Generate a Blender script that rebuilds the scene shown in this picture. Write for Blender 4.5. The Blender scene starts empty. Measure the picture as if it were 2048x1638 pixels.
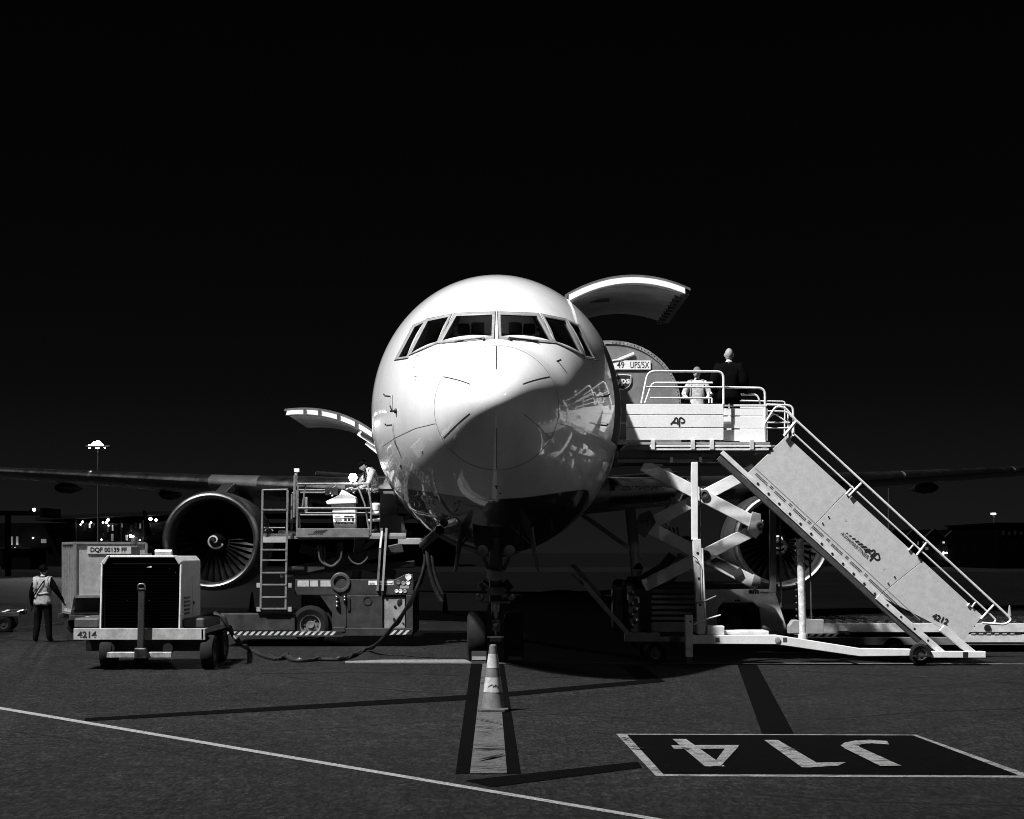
import bpy, bmesh, math, random
from mathutils import Vector, Matrix
from mathutils.bvhtree import BVHTree
from mathutils.interpolate import poly_3d_calc
random.seed(7)
R = math.radians
SC = bpy.context.scene
COL = SC.collection
V = Vector

# ------------------------------------------------------------------ camera
FPX, HX, HY, CZ = 2844.0, 993.0, 1105.0, 2.05      # focal length and horizon in photo pixels, eye height in metres
cd = bpy.data.cameras.new('camera'); cam = bpy.data.objects.new('camera', cd); COL.objects.link(cam)
cam.location = (0, 0, CZ); cam.rotation_euler = (R(90), 0, 0)
cd.sensor_width = 36; cd.lens = FPX / 2048 * 36
cd.shift_x = (1024 - HX) / 2048; cd.shift_y = (HY - 819) / 2048
cd.clip_start = 0.5; cd.clip_end = 6000
SC.camera = cam
SC.cycles.use_denoising = True; SC.cycles.use_adaptive_sampling = False; SC.cycles.filter_width = 1.0; SC.cycles.sample_clamp_indirect = 3

# ------------------------------------------------------------------ world: night sky with a faint glow low down
W = bpy.data.worlds.new('World'); SC.world = W; W.use_nodes = True
nt = W.node_tree; bg = nt.nodes['Background']
tc = nt.nodes.new('ShaderNodeTexCoord'); sp = nt.nodes.new('ShaderNodeSeparateXYZ'); rp = nt.nodes.new('ShaderNodeValToRGB')
nt.links.new(tc.outputs['Generated'], sp.inputs[0]); nt.links.new(sp.outputs['Z'], rp.inputs[0]); nt.links.new(rp.outputs[0], bg.inputs[0])
e = rp.color_ramp.elements
e[0].position = 0.0; e[0].color = (.0065,) * 3 + (1,)
e[1].position = .42; e[1].color = (.0004,) * 3 + (1,)
for p_, v_ in ((.05, .0045), (.11, .0021), (.2, .0011)):
    q = e.new(p_); q.color = (v_,) * 3 + (1,)
bg.inputs[1].default_value = 1.0

# ------------------------------------------------------------------ key light: high apron floodlights, front left
SUN_TO = V((-.54, -.38, 1.0)).normalized()
sd = bpy.data.lights.new('sun', 'SUN'); sd.energy = 1.0; sd.angle = R(1.5)
so = bpy.data.objects.new('sun', sd); COL.objects.link(so)
so.rotation_euler = SUN_TO.to_track_quat('Z', 'Y').to_euler()
# the apron floodlight bank itself: same direction, a beam centred on the nose
kd_ = bpy.data.lights.new('floodlight_bank', 'SPOT'); kd_.energy = 285000; kd_.spot_size = R(40); kd_.spot_blend = 1.0; kd_.shadow_soft_size = .8
ko_ = bpy.data.objects.new('floodlight_bank', kd_); COL.objects.link(ko_); ko_.location = (-27, 3.7, 56)
ko_.rotation_euler = (V((-27, 3.7, 56)) - V((1.0, 25.0, 3))).to_track_quat('Z', 'Y').to_euler()
# added fill spot, unseen behind the camera to the right, lifts the shaded nose
fd_ = bpy.data.lights.new('fill_spot', 'SPOT'); fd_.energy = 2400; fd_.spot_size = R(75); fd_.spot_blend = .6; fd_.shadow_soft_size = 1.2
fo_ = bpy.data.objects.new('fill_spot', fd_); COL.objects.link(fo_); fo_.location = (24, -14, 22)
fo_.rotation_euler = (V((24, -14, 22)) - V((-1, 27, 2))).to_track_quat('Z', 'Y').to_euler()
SC.view_settings.view_transform = 'Standard'; SC.view_settings.look = 'None'
SC.view_settings.exposure = 0.58; SC.view_settings.gamma = 1.0

# ------------------------------------------------------------------ helpers
def P(px, py, Y): return V(((px - HX) * Y / FPX, Y, CZ - (py - HY) * Y / FPX))
def G(px, py):
    Y = CZ * FPX / (py - HY); return V(((px - HX) * Y / FPX, Y, 0))

MATS = {}
def mat(name, v, rough=.5, metal=0., var=.18, scale=6., bump=0., bscale=60., coat=0., emit=0., spec=.5):
    if name in MATS: return MATS[name]
    m = bpy.data.materials.new(name); m.use_nodes = True; n = m.node_tree.nodes; l = m.node_tree.links
    b = n['Principled BSDF']; b.inputs['Roughness'].default_value = rough; b.inputs['Metallic'].default_value = metal
    b.inputs['Base Color'].default_value = (v, v, v, 1); b.inputs['Coat Weight'].default_value = coat
    b.inputs['Coat Roughness'].default_value = .06; b.inputs['Specular IOR Level'].default_value = spec
    if emit:
        b.inputs['Emission Color'].default_value = (1, 1, 1, 1); b.inputs['Emission Strength'].default_value = emit
    t = n.new('ShaderNodeTexCoord')
    if var:
        a = n.new('ShaderNodeTexNoise'); a.inputs['Scale'].default_value = scale; a.inputs['Detail'].default_value = 7; a.inputs['Roughness'].default_value = .65
        l.new(t.outputs['Object'], a.inputs['Vector'])
        r = n.new('ShaderNodeMapRange'); r.inputs[1].default_value = .3; r.inputs[2].default_value = .7
        r.inputs[3].default_value = v * (1 - var); r.inputs[4].default_value = min(1, v * (1 + var * .6))
        l.new(a.outputs['Fac'], r.inputs[0])
        g_ = n.new('ShaderNodeTexNoise'); g_.inputs['Scale'].default_value = 55; g_.inputs['Detail'].default_value = 3; g_.inputs['Roughness'].default_value = .8; l.new(t.outputs['Object'], g_.inputs['Vector'])
        gr = n.new('ShaderNodeMapRange'); gr.inputs[1].default_value = .3; gr.inputs[2].default_value = .7; gr.inputs[3].default_value = .84; gr.inputs[4].default_value = 1.12; l.new(g_.outputs['Fac'], gr.inputs[0])
        gk = n.new('ShaderNodeMath'); gk.operation = 'MULTIPLY'; l.new(r.outputs[0], gk.inputs[0]); l.new(gr.outputs[0], gk.inputs[1]); l.new(gk.outputs[0], b.inputs['Base Color'])
        r2 = n.new('ShaderNodeMapRange'); r2.inputs[1].default_value = .3; r2.inputs[2].default_value = .7
        r2.inputs[3].default_value = rough * .8; r2.inputs[4].default_value = min(1, rough * 1.25)
        l.new(a.outputs['Fac'], r2.inputs[0]); l.new(r2.outputs[0], b.inputs['Roughness'])
    if bump:
        c = n.new('ShaderNodeTexNoise'); c.inputs['Scale'].default_value = bscale; c.inputs['Detail'].default_value = 4
        l.new(t.outputs['Object'], c.inputs['Vector'])
        k = n.new('ShaderNodeBump'); k.inputs['Strength'].default_value = bump; k.inputs['Distance'].default_value = .02
        l.new(c.outputs['Fac'], k.inputs['Height']); l.new(k.outputs[0], b.inputs['Normal'])
    MATS[name] = m; return m

WHITE = mat('white_paint', .74, .38, var=.16, scale=2.5)
WHITE2 = mat('white_paint_worn', .62, .5, var=.3, scale=5)
PANELW = mat('white_panel', .8, .35, var=.1, scale=2)
STAIRW = mat('stair_panel_paint', .50, .5, var=.13, scale=7)
GREY = mat('grey_paint', .16, .45, var=.3, scale=4)
DGREY = mat('dark_grey_paint', .06, .45, var=.35, scale=5)
MGREY = mat('mid_grey_paint', .3, .45, var=.3, scale=4)
BLACK = mat('black_paint', .012, .45, var=.4)
INK = mat('black_ink', .01, .6, var=0)
RUBBER = mat('rubber', .012, .85, var=.4, scale=12, bump=.2, spec=.15)
STEEL = mat('steel', .5, .28, 1, var=.3, scale=9)
DSTEEL = mat('dark_steel', .16, .38, 1, var=.4, scale=9)
CHROME = mat('chrome', .75, .12, 1, var=.1)
ALU = mat('brushed_aluminium', .42, .42, .7, var=.3, scale=7, bump=.15, bscale=14)
STICKER = mat('sticker', .75, .5, var=.15, scale=20)
LAMP = mat('lamp_glow', .8, .5, var=0, emit=60)
LAMPD = mat('dim_lamp_glow', .8, .5, var=0, emit=6)

LOCAL = set()
def woff(p):
    o = V((0, 0, 0))
    while p is not None:
        if p in LOCAL: return V((0, 0, 0))
        o += p.location; p = p.parent
    return o

def thing(name, label, cat, loc, rotz=0, group=None, local=False):
    o = bpy.data.objects.new(name, None); COL.objects.link(o); o.empty_display_size = .2
    o.location = loc; o.rotation_euler = (0, 0, rotz)
    o['label'] = label; o['category'] = cat
    if group: o['group'] = group
    if rotz or local: LOCAL.add(o)
    return o

class MB:
    def __init__(s): s.v = []; s.f = []; s.m = []
    def add(s, vs, fs, mi=0):
        k = len(s.v); s.v += [V(x) for x in vs]
        s.f += [tuple(i + k for i in f) for f in fs]; s.m += [mi] * len(fs); return s
    def prism(s, pts, d, mi=0):
        n = len(pts); pts = [V(p) for p in pts]; d = V(d)
        nn = V((0, 0, 0))
        for i in range(n): nn += pts[i].cross(pts[(i + 1) % n])
        if nn.dot(d) > 0: pts = pts[::-1]
        vs = pts + [p + d for p in pts]
        fs = [tuple(range(n)), tuple(range(2 * n - 1, n - 1, -1))]
        fs += [((i + 1) % n, i, i + n, (i + 1) % n + n) for i in range(n)]
        return s.add(vs, fs, mi)
    def box(s, a, b, mi=0):
        x0, y0, z0 = [min(a[i], b[i]) for i in range(3)]; x1, y1, z1 = [max(a[i], b[i]) for i in range(3)]
        return s.prism([(x0, y0, z0), (x1, y0, z0), (x1, y0, z1), (x0, y0, z1)], (0, y1 - y0, 0), mi)
    def bar(s, a, b, w, h, up=(0, 0, 1), mi=0):
        a, b = V(a), V(b); d = (b - a).normalized(); u = V(up)
        sd_ = d.cross(u)
        if sd_.length < 1e-4: sd_ = d.cross(V((0, 1, 0)))
        sd_.normalize(); u = sd_.cross(d).normalized()
        q = [a - sd_ * w / 2 - u * h / 2, a + sd_ * w / 2 - u * h / 2, a + sd_ * w / 2 + u * h / 2, a - sd_ * w / 2 + u * h / 2]
        return s.prism(q, b - a, mi)
    def cyl(s, a, b, r, n=14, r2=None, mi=0):
        a, b = V(a), V(b); d = b - a; r2 = r if r2 is None else r2
        q = d.to_track_quat('Z', 'Y')
        vs = []
        for c, rr in ((a, r), (b, r2)):
            vs += [c + q @ V((math.cos(2 * math.pi * i / n) * rr, math.sin(2 * math.pi * i / n) * rr, 0)) for i in range(n)]
        fs = [((i) % n, (i + 1) % n, (i + 1) % n + n, i + n) for i in range(n)] + [tuple(range(n - 1, -1, -1)), tuple(range(n, 2 * n))]
        return s.add(vs, fs, mi)
    def tube(s, pts, r, n=8, mi=0):
        pts = [V(p) for p in pts]; k = len(pts); rings = []
        up = None
        for i, p in enumerate(pts):
            d = (pts[min(i + 1, k - 1)] - pts[max(i - 1, 0)]).normalized()
            if up is None:
                up = V((0, 0, 1)) if abs(d.z) < .9 else V((0, 1, 0))
            x = d.cross(up)
            if x.length < 1e-4: x = d.orthogonal()
            x.normalize(); up = x.cross(d).normalized()
            rings.append([p + x * math.cos(2 * math.pi * j / n) * r + up * math.sin(2 * math.pi * j / n) * r for j in range(n)])
        vs = [q for g in rings for q in g]
        fs = [(i * n + j, i * n + (j + 1) % n, (i + 1) * n + (j + 1) % n, (i + 1) * n + j) for i in range(k - 1) for j in range(n)]
        fs += [tuple(range(n - 1, -1, -1)), tuple(range((k - 1) * n, k * n))]
        return s.add(vs, fs, mi)
    def lathe(s, c, axis, prof, n=32, mi=0):
        c = V(c); q = V(axis).to_track_quat('Z', 'Y'); vs = []
        for (r, h) in prof:
            vs += [c + q @ V((math.cos(2 * math.pi * i / n) * r, math.sin(2 * math.pi * i / n) * r, h)) for i in range(n)]
        fs = [(a * n + i, a * n + (i + 1) % n, (a + 1) * n + (i + 1) % n, (a + 1) * n + i) for a in range(len(prof) - 1) for i in range(n)]
        return s.add(vs, fs, mi)
    def pbox(s, x0, y0, x1, y1, Y, d, mi=0):
        a, b = P(x0, y0, Y), P(x1, y1, Y); return s.box(a, (b.x, Y + d, b.z), mi)
    def ppoly(s, pts, Y, d, mi=0): return s.prism([P(x, y, Y) for x, y in pts], (0, d, 0), mi)
    def pbar(s, p0, p1, Y, wpx, d, mi=0):
        a, b = P(*p0, Y), P(*p1, Y); w = wpx * Y / FPX
        t = (b - a).normalized(); nrm = V((-t.z, 0, t.x)) * w / 2
        return s.prism([a - nrm, b - nrm, b + nrm, a + nrm], (0, d, 0), mi)
    def ptube(s, pts, Y, r, n=8): return s.tube([P(*p[:2], p[2] if len(p) > 2 else Y) for p in pts], r, n)
    def build(s, name, m, parent=None, bev=0., smooth=False, origin=None):
        me = bpy.data.meshes.new(name)
        off = woff(parent) if parent is not None else V((0, 0, 0))
        if origin is not None: off = V(origin)
        me.from_pydata([v - off for v in s.v], [], s.f); me.update()
        ms = m if isinstance(m, (list, tuple)) else [m]
        for q in ms: me.materials.append(q)
        if len(ms) > 1:
            for p_, i in zip(me.polygons, s.m): p_.material_index = i
        o = bpy.data.objects.new(name, me); COL.objects.link(o)
        if origin is not None: o.location = origin
        if parent is not None: o.parent = parent
        if smooth:
            for p_ in me.polygons: p_.use_smooth = True
            me.set_sharp_from_angle(angle=R(38))
        if bev:
            b = o.modifiers.new('bevel', 'BEVEL'); b.width = bev; b.segments = 2; b.limit_method = 'ANGLE'; b.angle_limit = R(40)
        return o

def tag(o, label, cat=None, group=None, kind=None):
    if label: o['label'] = label
    if cat: o['category'] = cat
    if group: o['group'] = group
    if kind: o['kind'] = kind
    return o

def round_path(pts, r=.08, n=5):
    pts = [V(p) for p in pts]; out = [pts[0]]
    for i in range(1, len(pts) - 1):
        a, b, c = pts[i - 1], pts[i], pts[i + 1]
        k = min(r, (a - b).length * .45, (c - b).length * .45)
        p0 = b + (a - b).normalized() * k; p1 = b + (c - b).normalized() * k
        for j in range(n + 1):
            t = j / n; out.append(p0 * (1 - t) ** 2 + b * 2 * t * (1 - t) + p1 * t * t)
    return out + [pts[-1]]
def pround(pts, Y, rpx=10):
    return round_path([P(p[0], p[1], p[2] if len(p) > 2 else Y) for p in pts], rpx * Y / FPX)

def text(body, origin, size, parent, m=INK, ux=(1, 0, 0), uz=(0, 0, 1), bold=.0, sx=1., align='LEFT', name='lettering', fit=None):
    c = bpy.data.curves.new('t', 'FONT'); c.body = body; c.size = 1; c.align_x = align; c.offset = bold; c.resolution_u = 3
    c.extrude = 0
    o = bpy.data.objects.new('t', c); COL.objects.link(o)
    dg = bpy.context.evaluated_depsgraph_get(); me = bpy.data.meshes.new_from_object(o.evaluated_get(dg))
    bpy.data.objects.remove(o)
    ux, uz = V(ux).normalized(), V(uz).normalized(); off = woff(parent) if parent else V((0, 0, 0)); og = V(origin)
    if fit: sx = fit / (size * max(1e-6, max(v.co.x for v in me.vertices) - min(v.co.x for v in me.vertices)))
    for v in me.vertices: v.co = og + ux * v.co.x * size * sx + uz * v.co.y * size - off
    me.materials.clear(); me.materials.append(m); me.name = name
    q = bpy.data.objects.new(name, me); COL.objects.link(q); q.parent = parent
    return q

def wheel(parent, c, r, w, axis=(0, 1, 0), rimr=.55, dark=RUBBER, rim=DGREY, name='wheel'):
    ax = V(axis).normalized(); h = w / 2
    pr = [(r * rimr, -h * .8), (r * .8, -h), (r * .95, -h * .85), (r, -h * .5), (r, h * .5), (r * .95, h * .85), (r * .8, h), (r * rimr, h * .8)]
    t = MB().lathe(c, ax, pr, 28).build(name, dark, parent, smooth=True)
    pr2 = [(.001, -h * .55), (r * .18, -h * .6), (r * .2, -h * .35), (r * .45, -h * .3), (r * .5, -h * .75), (r * rimr + .002, -h * .78),
           (r * rimr + .002, h * .78), (r * .5, h * .75), (r * .45, h * .3), (r * .2, h * .35), (r * .18, h * .6), (.001, h * .55)]
    mb = MB().lathe(c, ax, pr2, 24)
    q = ax.to_track_quat('Z', 'Y')
    for i in range(8):
        a = 2 * math.pi * i / 8; d = q @ V((math.cos(a) * r * .32, math.sin(a) * r * .32, 0))
        mb.cyl(V(c) + d - ax * h * .5, V(c) + d + ax * h * .5, r * .035, 6)
    mb.build('rim', rim, t, smooth=True)
    return t

# ------------------------------------------------------------------ ground
def ground_mat():
    m = bpy.data.materials.new('asphalt'); m.use_nodes = True; n = m.node_tree.nodes; l = m.node_tree.links; b = n['Principled BSDF']
    t = n.new('ShaderNodeTexCoord')
    def noise(sc, det, ro=.6):
        a = n.new('ShaderNodeTexNoise'); a.inputs['Scale'].default_value = sc; a.inputs['Detail'].default_value = det; a.inputs['Roughness'].default_value = ro
        l.new(t.outputs['Object'], a.inputs['Vector']); return a.outputs['Fac']
    def mr(x, a, b_, c, d):
        r = n.new('ShaderNodeMapRange'); r.inputs[1].default_value = a; r.inputs[2].default_value = b_; r.inputs[3].default_value = c; r.inputs[4].default_value = d
        l.new(x, r.inputs[0]); return r.outputs[0]
    def mul(a, b_):
        k = n.new('ShaderNodeMath'); k.operation = 'MULTIPLY'; l.new(a, k.inputs[0]); l.new(b_, k.inputs[1]); return k.outputs[0]
    big = mr(noise(.22, 5), .3, .7, .62, 1.3)
    mid = mr(noise(1.6, 10, .75), .32, .70, .55, 1.4)
    mid = mul(mid, mr(noise(5.0, 12, .9), .38, .64, .3, 1.75))
    fine = mul(mr(noise(38, 6, .8), .34, .7, .35, 1.9), mul(mr(noise(9, 9, .9), .42, .6, .38, 1.7), mr(noise(21, 6, .9), .42, .6, .5, 1.55)))
    v = n.new('ShaderNodeTexVoronoi'); v.inputs['Scale'].default_value = 70; l.new(t.outputs['Object'], v.inputs['Vector'])
    spk = mr(v.outputs['Distance'], .0, .5, 1.5, .75)
    sn = n.new('ShaderNodeVectorMath'); sn.operation = 'SNAP'; sn.inputs[1].default_value = (.026, .085, 1); l.new(t.outputs['Object'], sn.inputs[0])
    wn = n.new('ShaderNodeTexWhiteNoise'); wn.noise_dimensions = '2D'; l.new(sn.outputs[0], wn.inputs['Vector'])
    x = mul(mul(mul(mul(big, mid), fine), spk), mr(wn.outputs['Value'], 0, 1, .45, 1.6))
    k = n.new('ShaderNodeMath'); k.operation = 'MULTIPLY'; k.inputs[1].default_value = .0150; l.new(x, k.inputs[0])
    l.new(k.outputs[0], b.inputs['Base Color']); b.inputs['Roughness'].default_value = .8; b.inputs['Specular IOR Level'].default_value = .15
    bp = n.new('ShaderNodeBump'); bp.inputs['Strength'].default_value = .6; bp.inputs['Distance'].default_value = .012
    l.new(fine, bp.inputs['Height']); l.new(bp.outputs[0], b.inputs['Normal'])
    return m
ASPH = ground_mat()
g = MB().add([(-2500, -40, 0), (2500, -40, 0), (2500, 4000, 0), (-2500, 4000, 0)], [(0, 1, 2, 3)]).build('apron_ground', ASPH)
tag(g, 'dark speckled asphalt apron under the parked aircraft', kind='structure')

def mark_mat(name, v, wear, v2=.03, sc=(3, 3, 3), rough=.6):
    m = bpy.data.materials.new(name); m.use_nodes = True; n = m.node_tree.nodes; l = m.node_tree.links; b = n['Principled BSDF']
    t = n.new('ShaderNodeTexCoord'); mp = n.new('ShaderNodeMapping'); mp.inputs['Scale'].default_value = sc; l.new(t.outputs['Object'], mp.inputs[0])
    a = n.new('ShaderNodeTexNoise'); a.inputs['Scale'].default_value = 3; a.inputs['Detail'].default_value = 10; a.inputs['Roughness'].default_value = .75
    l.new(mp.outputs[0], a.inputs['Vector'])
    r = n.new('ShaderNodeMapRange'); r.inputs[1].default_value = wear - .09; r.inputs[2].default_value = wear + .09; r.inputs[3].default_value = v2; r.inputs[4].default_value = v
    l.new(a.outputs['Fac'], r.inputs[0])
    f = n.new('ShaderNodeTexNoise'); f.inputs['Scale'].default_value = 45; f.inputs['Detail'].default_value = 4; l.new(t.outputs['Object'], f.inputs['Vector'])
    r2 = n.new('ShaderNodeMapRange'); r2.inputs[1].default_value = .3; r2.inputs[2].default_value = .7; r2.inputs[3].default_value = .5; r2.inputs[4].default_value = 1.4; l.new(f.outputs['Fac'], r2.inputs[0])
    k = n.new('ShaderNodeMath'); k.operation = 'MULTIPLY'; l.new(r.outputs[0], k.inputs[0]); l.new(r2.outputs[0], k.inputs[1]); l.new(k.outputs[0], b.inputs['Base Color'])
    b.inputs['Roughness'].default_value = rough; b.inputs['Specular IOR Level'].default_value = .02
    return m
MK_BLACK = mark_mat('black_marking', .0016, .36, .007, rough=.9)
MK_WHITE = mark_mat('worn_white_marking', .17, .46, .05, (1, 3, 1))
MK_LINE = mark_mat('white_line_marking', .20, .40, .06)
MK_PALE = mark_mat('pale_marking', .078, .45, .022, (1.2, 7, 1))
def marking(name, pts, m, z, label):
    q = [G(*p) + V((0, 0, z)) for p in pts]
    o = MB().add(q, [tuple(range(len(q)))]).build(name, m); tag(o, label, kind='structure')
    me = o.data
    if me.polygons[0].normal.z < 0: me.flip_normals()
    return o
marking('stand_marking_border', [(942, 1328), (1008, 1328), (1042, 1548), (911, 1548)], MK_BLACK, .004, 'black border strips beside the pale lead in line')
marking('lead_in_line', [(965, 1328), (996, 1328), (1014, 1548), (940, 1548)], MK_PALE, .008, 'worn pale lead in line between black strips')
marking('white_edge_line', [(-60, 1404), (-60, 1409), (1300, 1640), (1334, 1640)], MK_LINE, .004, 'thin white painted line crossing the foreground')
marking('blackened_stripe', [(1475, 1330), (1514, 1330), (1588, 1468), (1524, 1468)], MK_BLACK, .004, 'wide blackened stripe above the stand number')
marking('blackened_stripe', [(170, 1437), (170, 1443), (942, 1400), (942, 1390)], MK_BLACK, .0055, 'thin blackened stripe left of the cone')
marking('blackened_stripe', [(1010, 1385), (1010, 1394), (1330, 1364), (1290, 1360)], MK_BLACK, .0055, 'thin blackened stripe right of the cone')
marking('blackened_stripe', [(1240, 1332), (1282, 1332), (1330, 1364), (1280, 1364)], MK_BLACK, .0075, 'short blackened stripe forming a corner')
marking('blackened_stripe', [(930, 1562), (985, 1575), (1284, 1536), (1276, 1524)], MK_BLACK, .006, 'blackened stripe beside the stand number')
marking('tar_seam', [(550, 1458), (550, 1463), (1262, 1420), (2060, 1356), (2060, 1352), (1262, 1413)], mark_mat('tar', .012, .42, .028), .0025, 'thin tar seam across the apron')
SEAM = mark_mat('hair_seam', .009, .44, .024)
for i_, q_ in enumerate((((0, 1302), (120, 1316), (300, 1322)), ((1040, 1424), (1250, 1436), (1440, 1468)), ((1560, 1340), (1800, 1352), (2060, 1368)), ((560, 1352), (700, 1372), (930, 1392)), ((0, 1460), (300, 1496), (620, 1560)), ((1500, 1588), (1760, 1604), (2060, 1612)), ((480, 1348), (760, 1344), (930, 1352)), ((1060, 1356), (1200, 1352), (1330, 1346)), ((1640, 1440), (1840, 1424), (2060, 1416)))):
    marking('tar_seam', [(x, y - .9 * (y - 1105) / 300) for x, y in q_] + [(x, y + .9 * (y - 1105) / 300) for x, y in q_[::-1]], SEAM, .0015 + .0001 * i_, 'hairline tar seam wandering over the apron')
marking('light_pool_patch', [(690, 1322.5), (770, 1319.5), (930, 1319), (944, 1325.2), (690, 1325.2)], mark_mat('light_pool_paint', .16, .42, .05), .0032, 'painted pool of light left of the nose wheel')  # pale strip painted as the pool of light beside the nose wheel
marking('drain_slot', [(690, 1325.4), (690, 1327.6), (2120, 1329.8), (2120, 1327.4)], mark_mat('slot_edge', .10, .42, .04), .010, 'pale straight joint across the apron')
marking('stand_number_border', [(1232, 1468), (1832, 1470), (2075, 1556), (1312, 1553)], MK_WHITE, .004, 'white outline of the painted stand number')
marking('stand_number_panel', [(1254, 1470.5), (1826, 1472), (2038, 1552), (1326, 1549)], MK_BLACK, .008, 'black painted panel of the stand number')
for i_, (xa_, ya_, xb_, yb_, w_) in enumerate(((958, 1357, 968, 1357, 1.2), (955, 1369, 972, 1368, 1.0), (946, 1439, 1005, 1451, 1.2), (944, 1456, 1006, 1461, .9), (952, 1468, 990, 1465, .8), (942, 1493, 1010, 1496, 1.0), (942, 1502, 1010, 1501, 2.4), (940, 1537, 1012, 1541, 1.0), (958, 1524, 1008, 1513, 4.0), (1362, 1499, 1384, 1503, 1.6), (1240, 1478, 1258, 1482, 1.6), (1256, 1497, 1290, 1501, 1.6), (1560, 1499, 1600, 1504, 1.4), (1700, 1496, 1735, 1492, 1.2))):
    w_ *= .5
    marking('tyre_scuff', [(xa_, ya_ - w_ * .3), (xa_, ya_ + w_ * .3), ((xa_ + xb_) / 2, (ya_ + yb_) / 2 + w_), (xb_, yb_ + w_ * .4), (xb_, yb_ - w_ * .4), ((xa_ + xb_) / 2, (ya_ + yb_) / 2 - w_)], mark_mat('tyre_rubber', .012, .40, .03) if i_ == 0 else bpy.data.materials['tyre_rubber'], .022 + .0004 * i_, 'dark tyre scuff across a painted marking')
def glyph(name, polys, label):
    mb = MB()
    for p in polys:
        q = [G(*a) + V((0, 0, .012 + .002 * polys.index(p))) for a in p]
        n_ = (q[1] - q[0]).cross(q[2] - q[1]).z
        mb.add(q if n_ > 0 else q[::-1], [tuple(range(len(q)))])
    o = mb.build(name, MK_WHITE); tag(o, label, kind='structure')
glyph('painted_numeral', [[(1345, 1480), (1372, 1480), (1450, 1535), (1410, 1535)], [(1342, 1493), (1348, 1500), (1384, 1500), (1374, 1493)], [(1390, 1493), (1400, 1500), (1474, 1500), (1478, 1493)],
                          [(1450, 1500), (1474, 1500), (1442, 1535), (1424, 1535)]], 'white painted numeral four upside down')
glyph('painted_numeral', [[(1528, 1482), (1556, 1482), (1634, 1528), (1624, 1537), (1604, 1537)], [(1634, 1528), (1624, 1537), (1676, 1534), (1692, 1527)]], 'white painted numeral one upside down')
jl = [(1774, 1484), (1742, 1482), (1712, 1483.5), (1690, 1488), (1681, 1494), (1690, 1501), (1760, 1536), (1804, 1536), (1722, 1499), (1716, 1494), (1726, 1490.5), (1746, 1489), (1778, 1491)]
glyph('painted_letter', [[jl[i], jl[i + 1], jl[11 - i], jl[12 - i]] for i in range(6)], 'white painted letter J upside down')

# ================================================================== AIRCRAFT
Y0 = 21.4
TAB = [(0, 4.36, 4.36, 0), (.1, 4.66, 4.11, .29), (.3, 4.87, 3.91, .50), (.6, 5.07, 3.68, .71), (1.1, 5.325, 3.355, .985), (1.4, 5.44, 3.22, 1.12), (1.8, 5.70, 3.04, 1.29), (2.2, 6.00, 2.87, 1.44),
       (3, 6.47, 2.62, 1.71), (4, 6.89, 2.40, 1.99), (5, 7.19, 2.24, 2.22), (6, 7.40, 2.13, 2.40), (7, 7.54, 2.07, 2.49), (8, 7.62, 2.03, 2.515), (10, 7.66, 2.0, 2.515), (34, 7.66, 2.0, 2.515), (40, 7.64, 2.6, 2.3), (46, 7.5, 4.0, 1.6), (51, 7.2, 5.3, .8), (53.5, 6.9, 6.1, .3)]
def fus(s):
    t = math.sqrt(max(s, 0)); ts = [math.sqrt(r[0]) for r in TAB]; n = len(TAB)
    i = 0
    while i < n - 2 and t > ts[i + 1]: i += 1
    h = ts[i + 1] - ts[i]; u = (t - ts[i]) / h; out = []
    for c in (1, 2, 3):
        def sl(k):
            if k <= 0: return (TAB[1][c] - TAB[0][c]) / (ts[1] - ts[0])
            if k >= n - 1: return (TAB[n - 1][c] - TAB[n - 2][c]) / (ts[n - 1] - ts[n - 2])
            a = (TAB[k][c] - TAB[k - 1][c]) / (ts[k] - ts[k - 1]); b = (TAB[k + 1][c] - TAB[k][c]) / (ts[k + 1] - ts[k])
            if a * b <= 0: return 0
            return 2 * a * b / (a + b)
        m0, m1 = sl(i), sl(i + 1); y0, y1 = TAB[i][c], TAB[i + 1][c]
        out.append((2 * u**3 - 3 * u**2 + 1) * y0 + (u**3 - 2 * u**2 + u) * h * m0 + (-2 * u**3 + 3 * u**2) * y1 + (u**3 - u**2) * h * m1)
    return out
NS = 128
SRAD = 1.1
stn = [(.012 + (i / 22) * (math.sqrt(SRAD) - .012)) ** 2 for i in range(23)]
stn[-1] = SRAD
x_ = SRAD
while x_ < 11: x_ += .10 + .012 * x_; stn.append(x_)
stn += [13, 17, 22, 28, 34, 36, 38, 40, 42, 44, 46, 48, 50, 52, 53.5]
def ring(s):
    zt, zb, w = fus(s); zc, h = (zt + zb) / 2, (zt - zb) / 2
    return [V((w * math.sin(2 * math.pi * k / NS), Y0 + s, zc + h * math.cos(2 * math.pi * k / NS))) for k in range(NS)]
rings = [ring(s) for s in stn]
FV = [V((0, Y0, 4.36))] + [p for r_ in rings for p in r_]
FF = [(0, 1 + k, 1 + (k + 1) % NS) for k in range(NS)]
for i in range(len(rings) - 1):
    for k in range(NS):
        a = 1 + i * NS + k; b = 1 + i * NS + (k + 1) % NS
        FF.append((a, a + NS, b + NS, b))
tmp = bpy.data.meshes.new('tmp'); tmp.from_pydata(FV, [], FF); tmp.update()
if tmp.polygons[NS * 30].normal.dot(V((tmp.polygons[NS * 30].center.x, 0, tmp.polygons[NS * 30].center.z - 4.8))) < 0:
    FF = [f[::-1] for f in FF]; tmp.clear_geometry(); tmp.from_pydata(FV, [], FF); tmp.update()
FN = [v.normal.copy() for v in tmp.vertices]; FN[0] = V((0, -1, 0))
BVH = BVHTree.FromPolygons(FV, FF)
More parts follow.
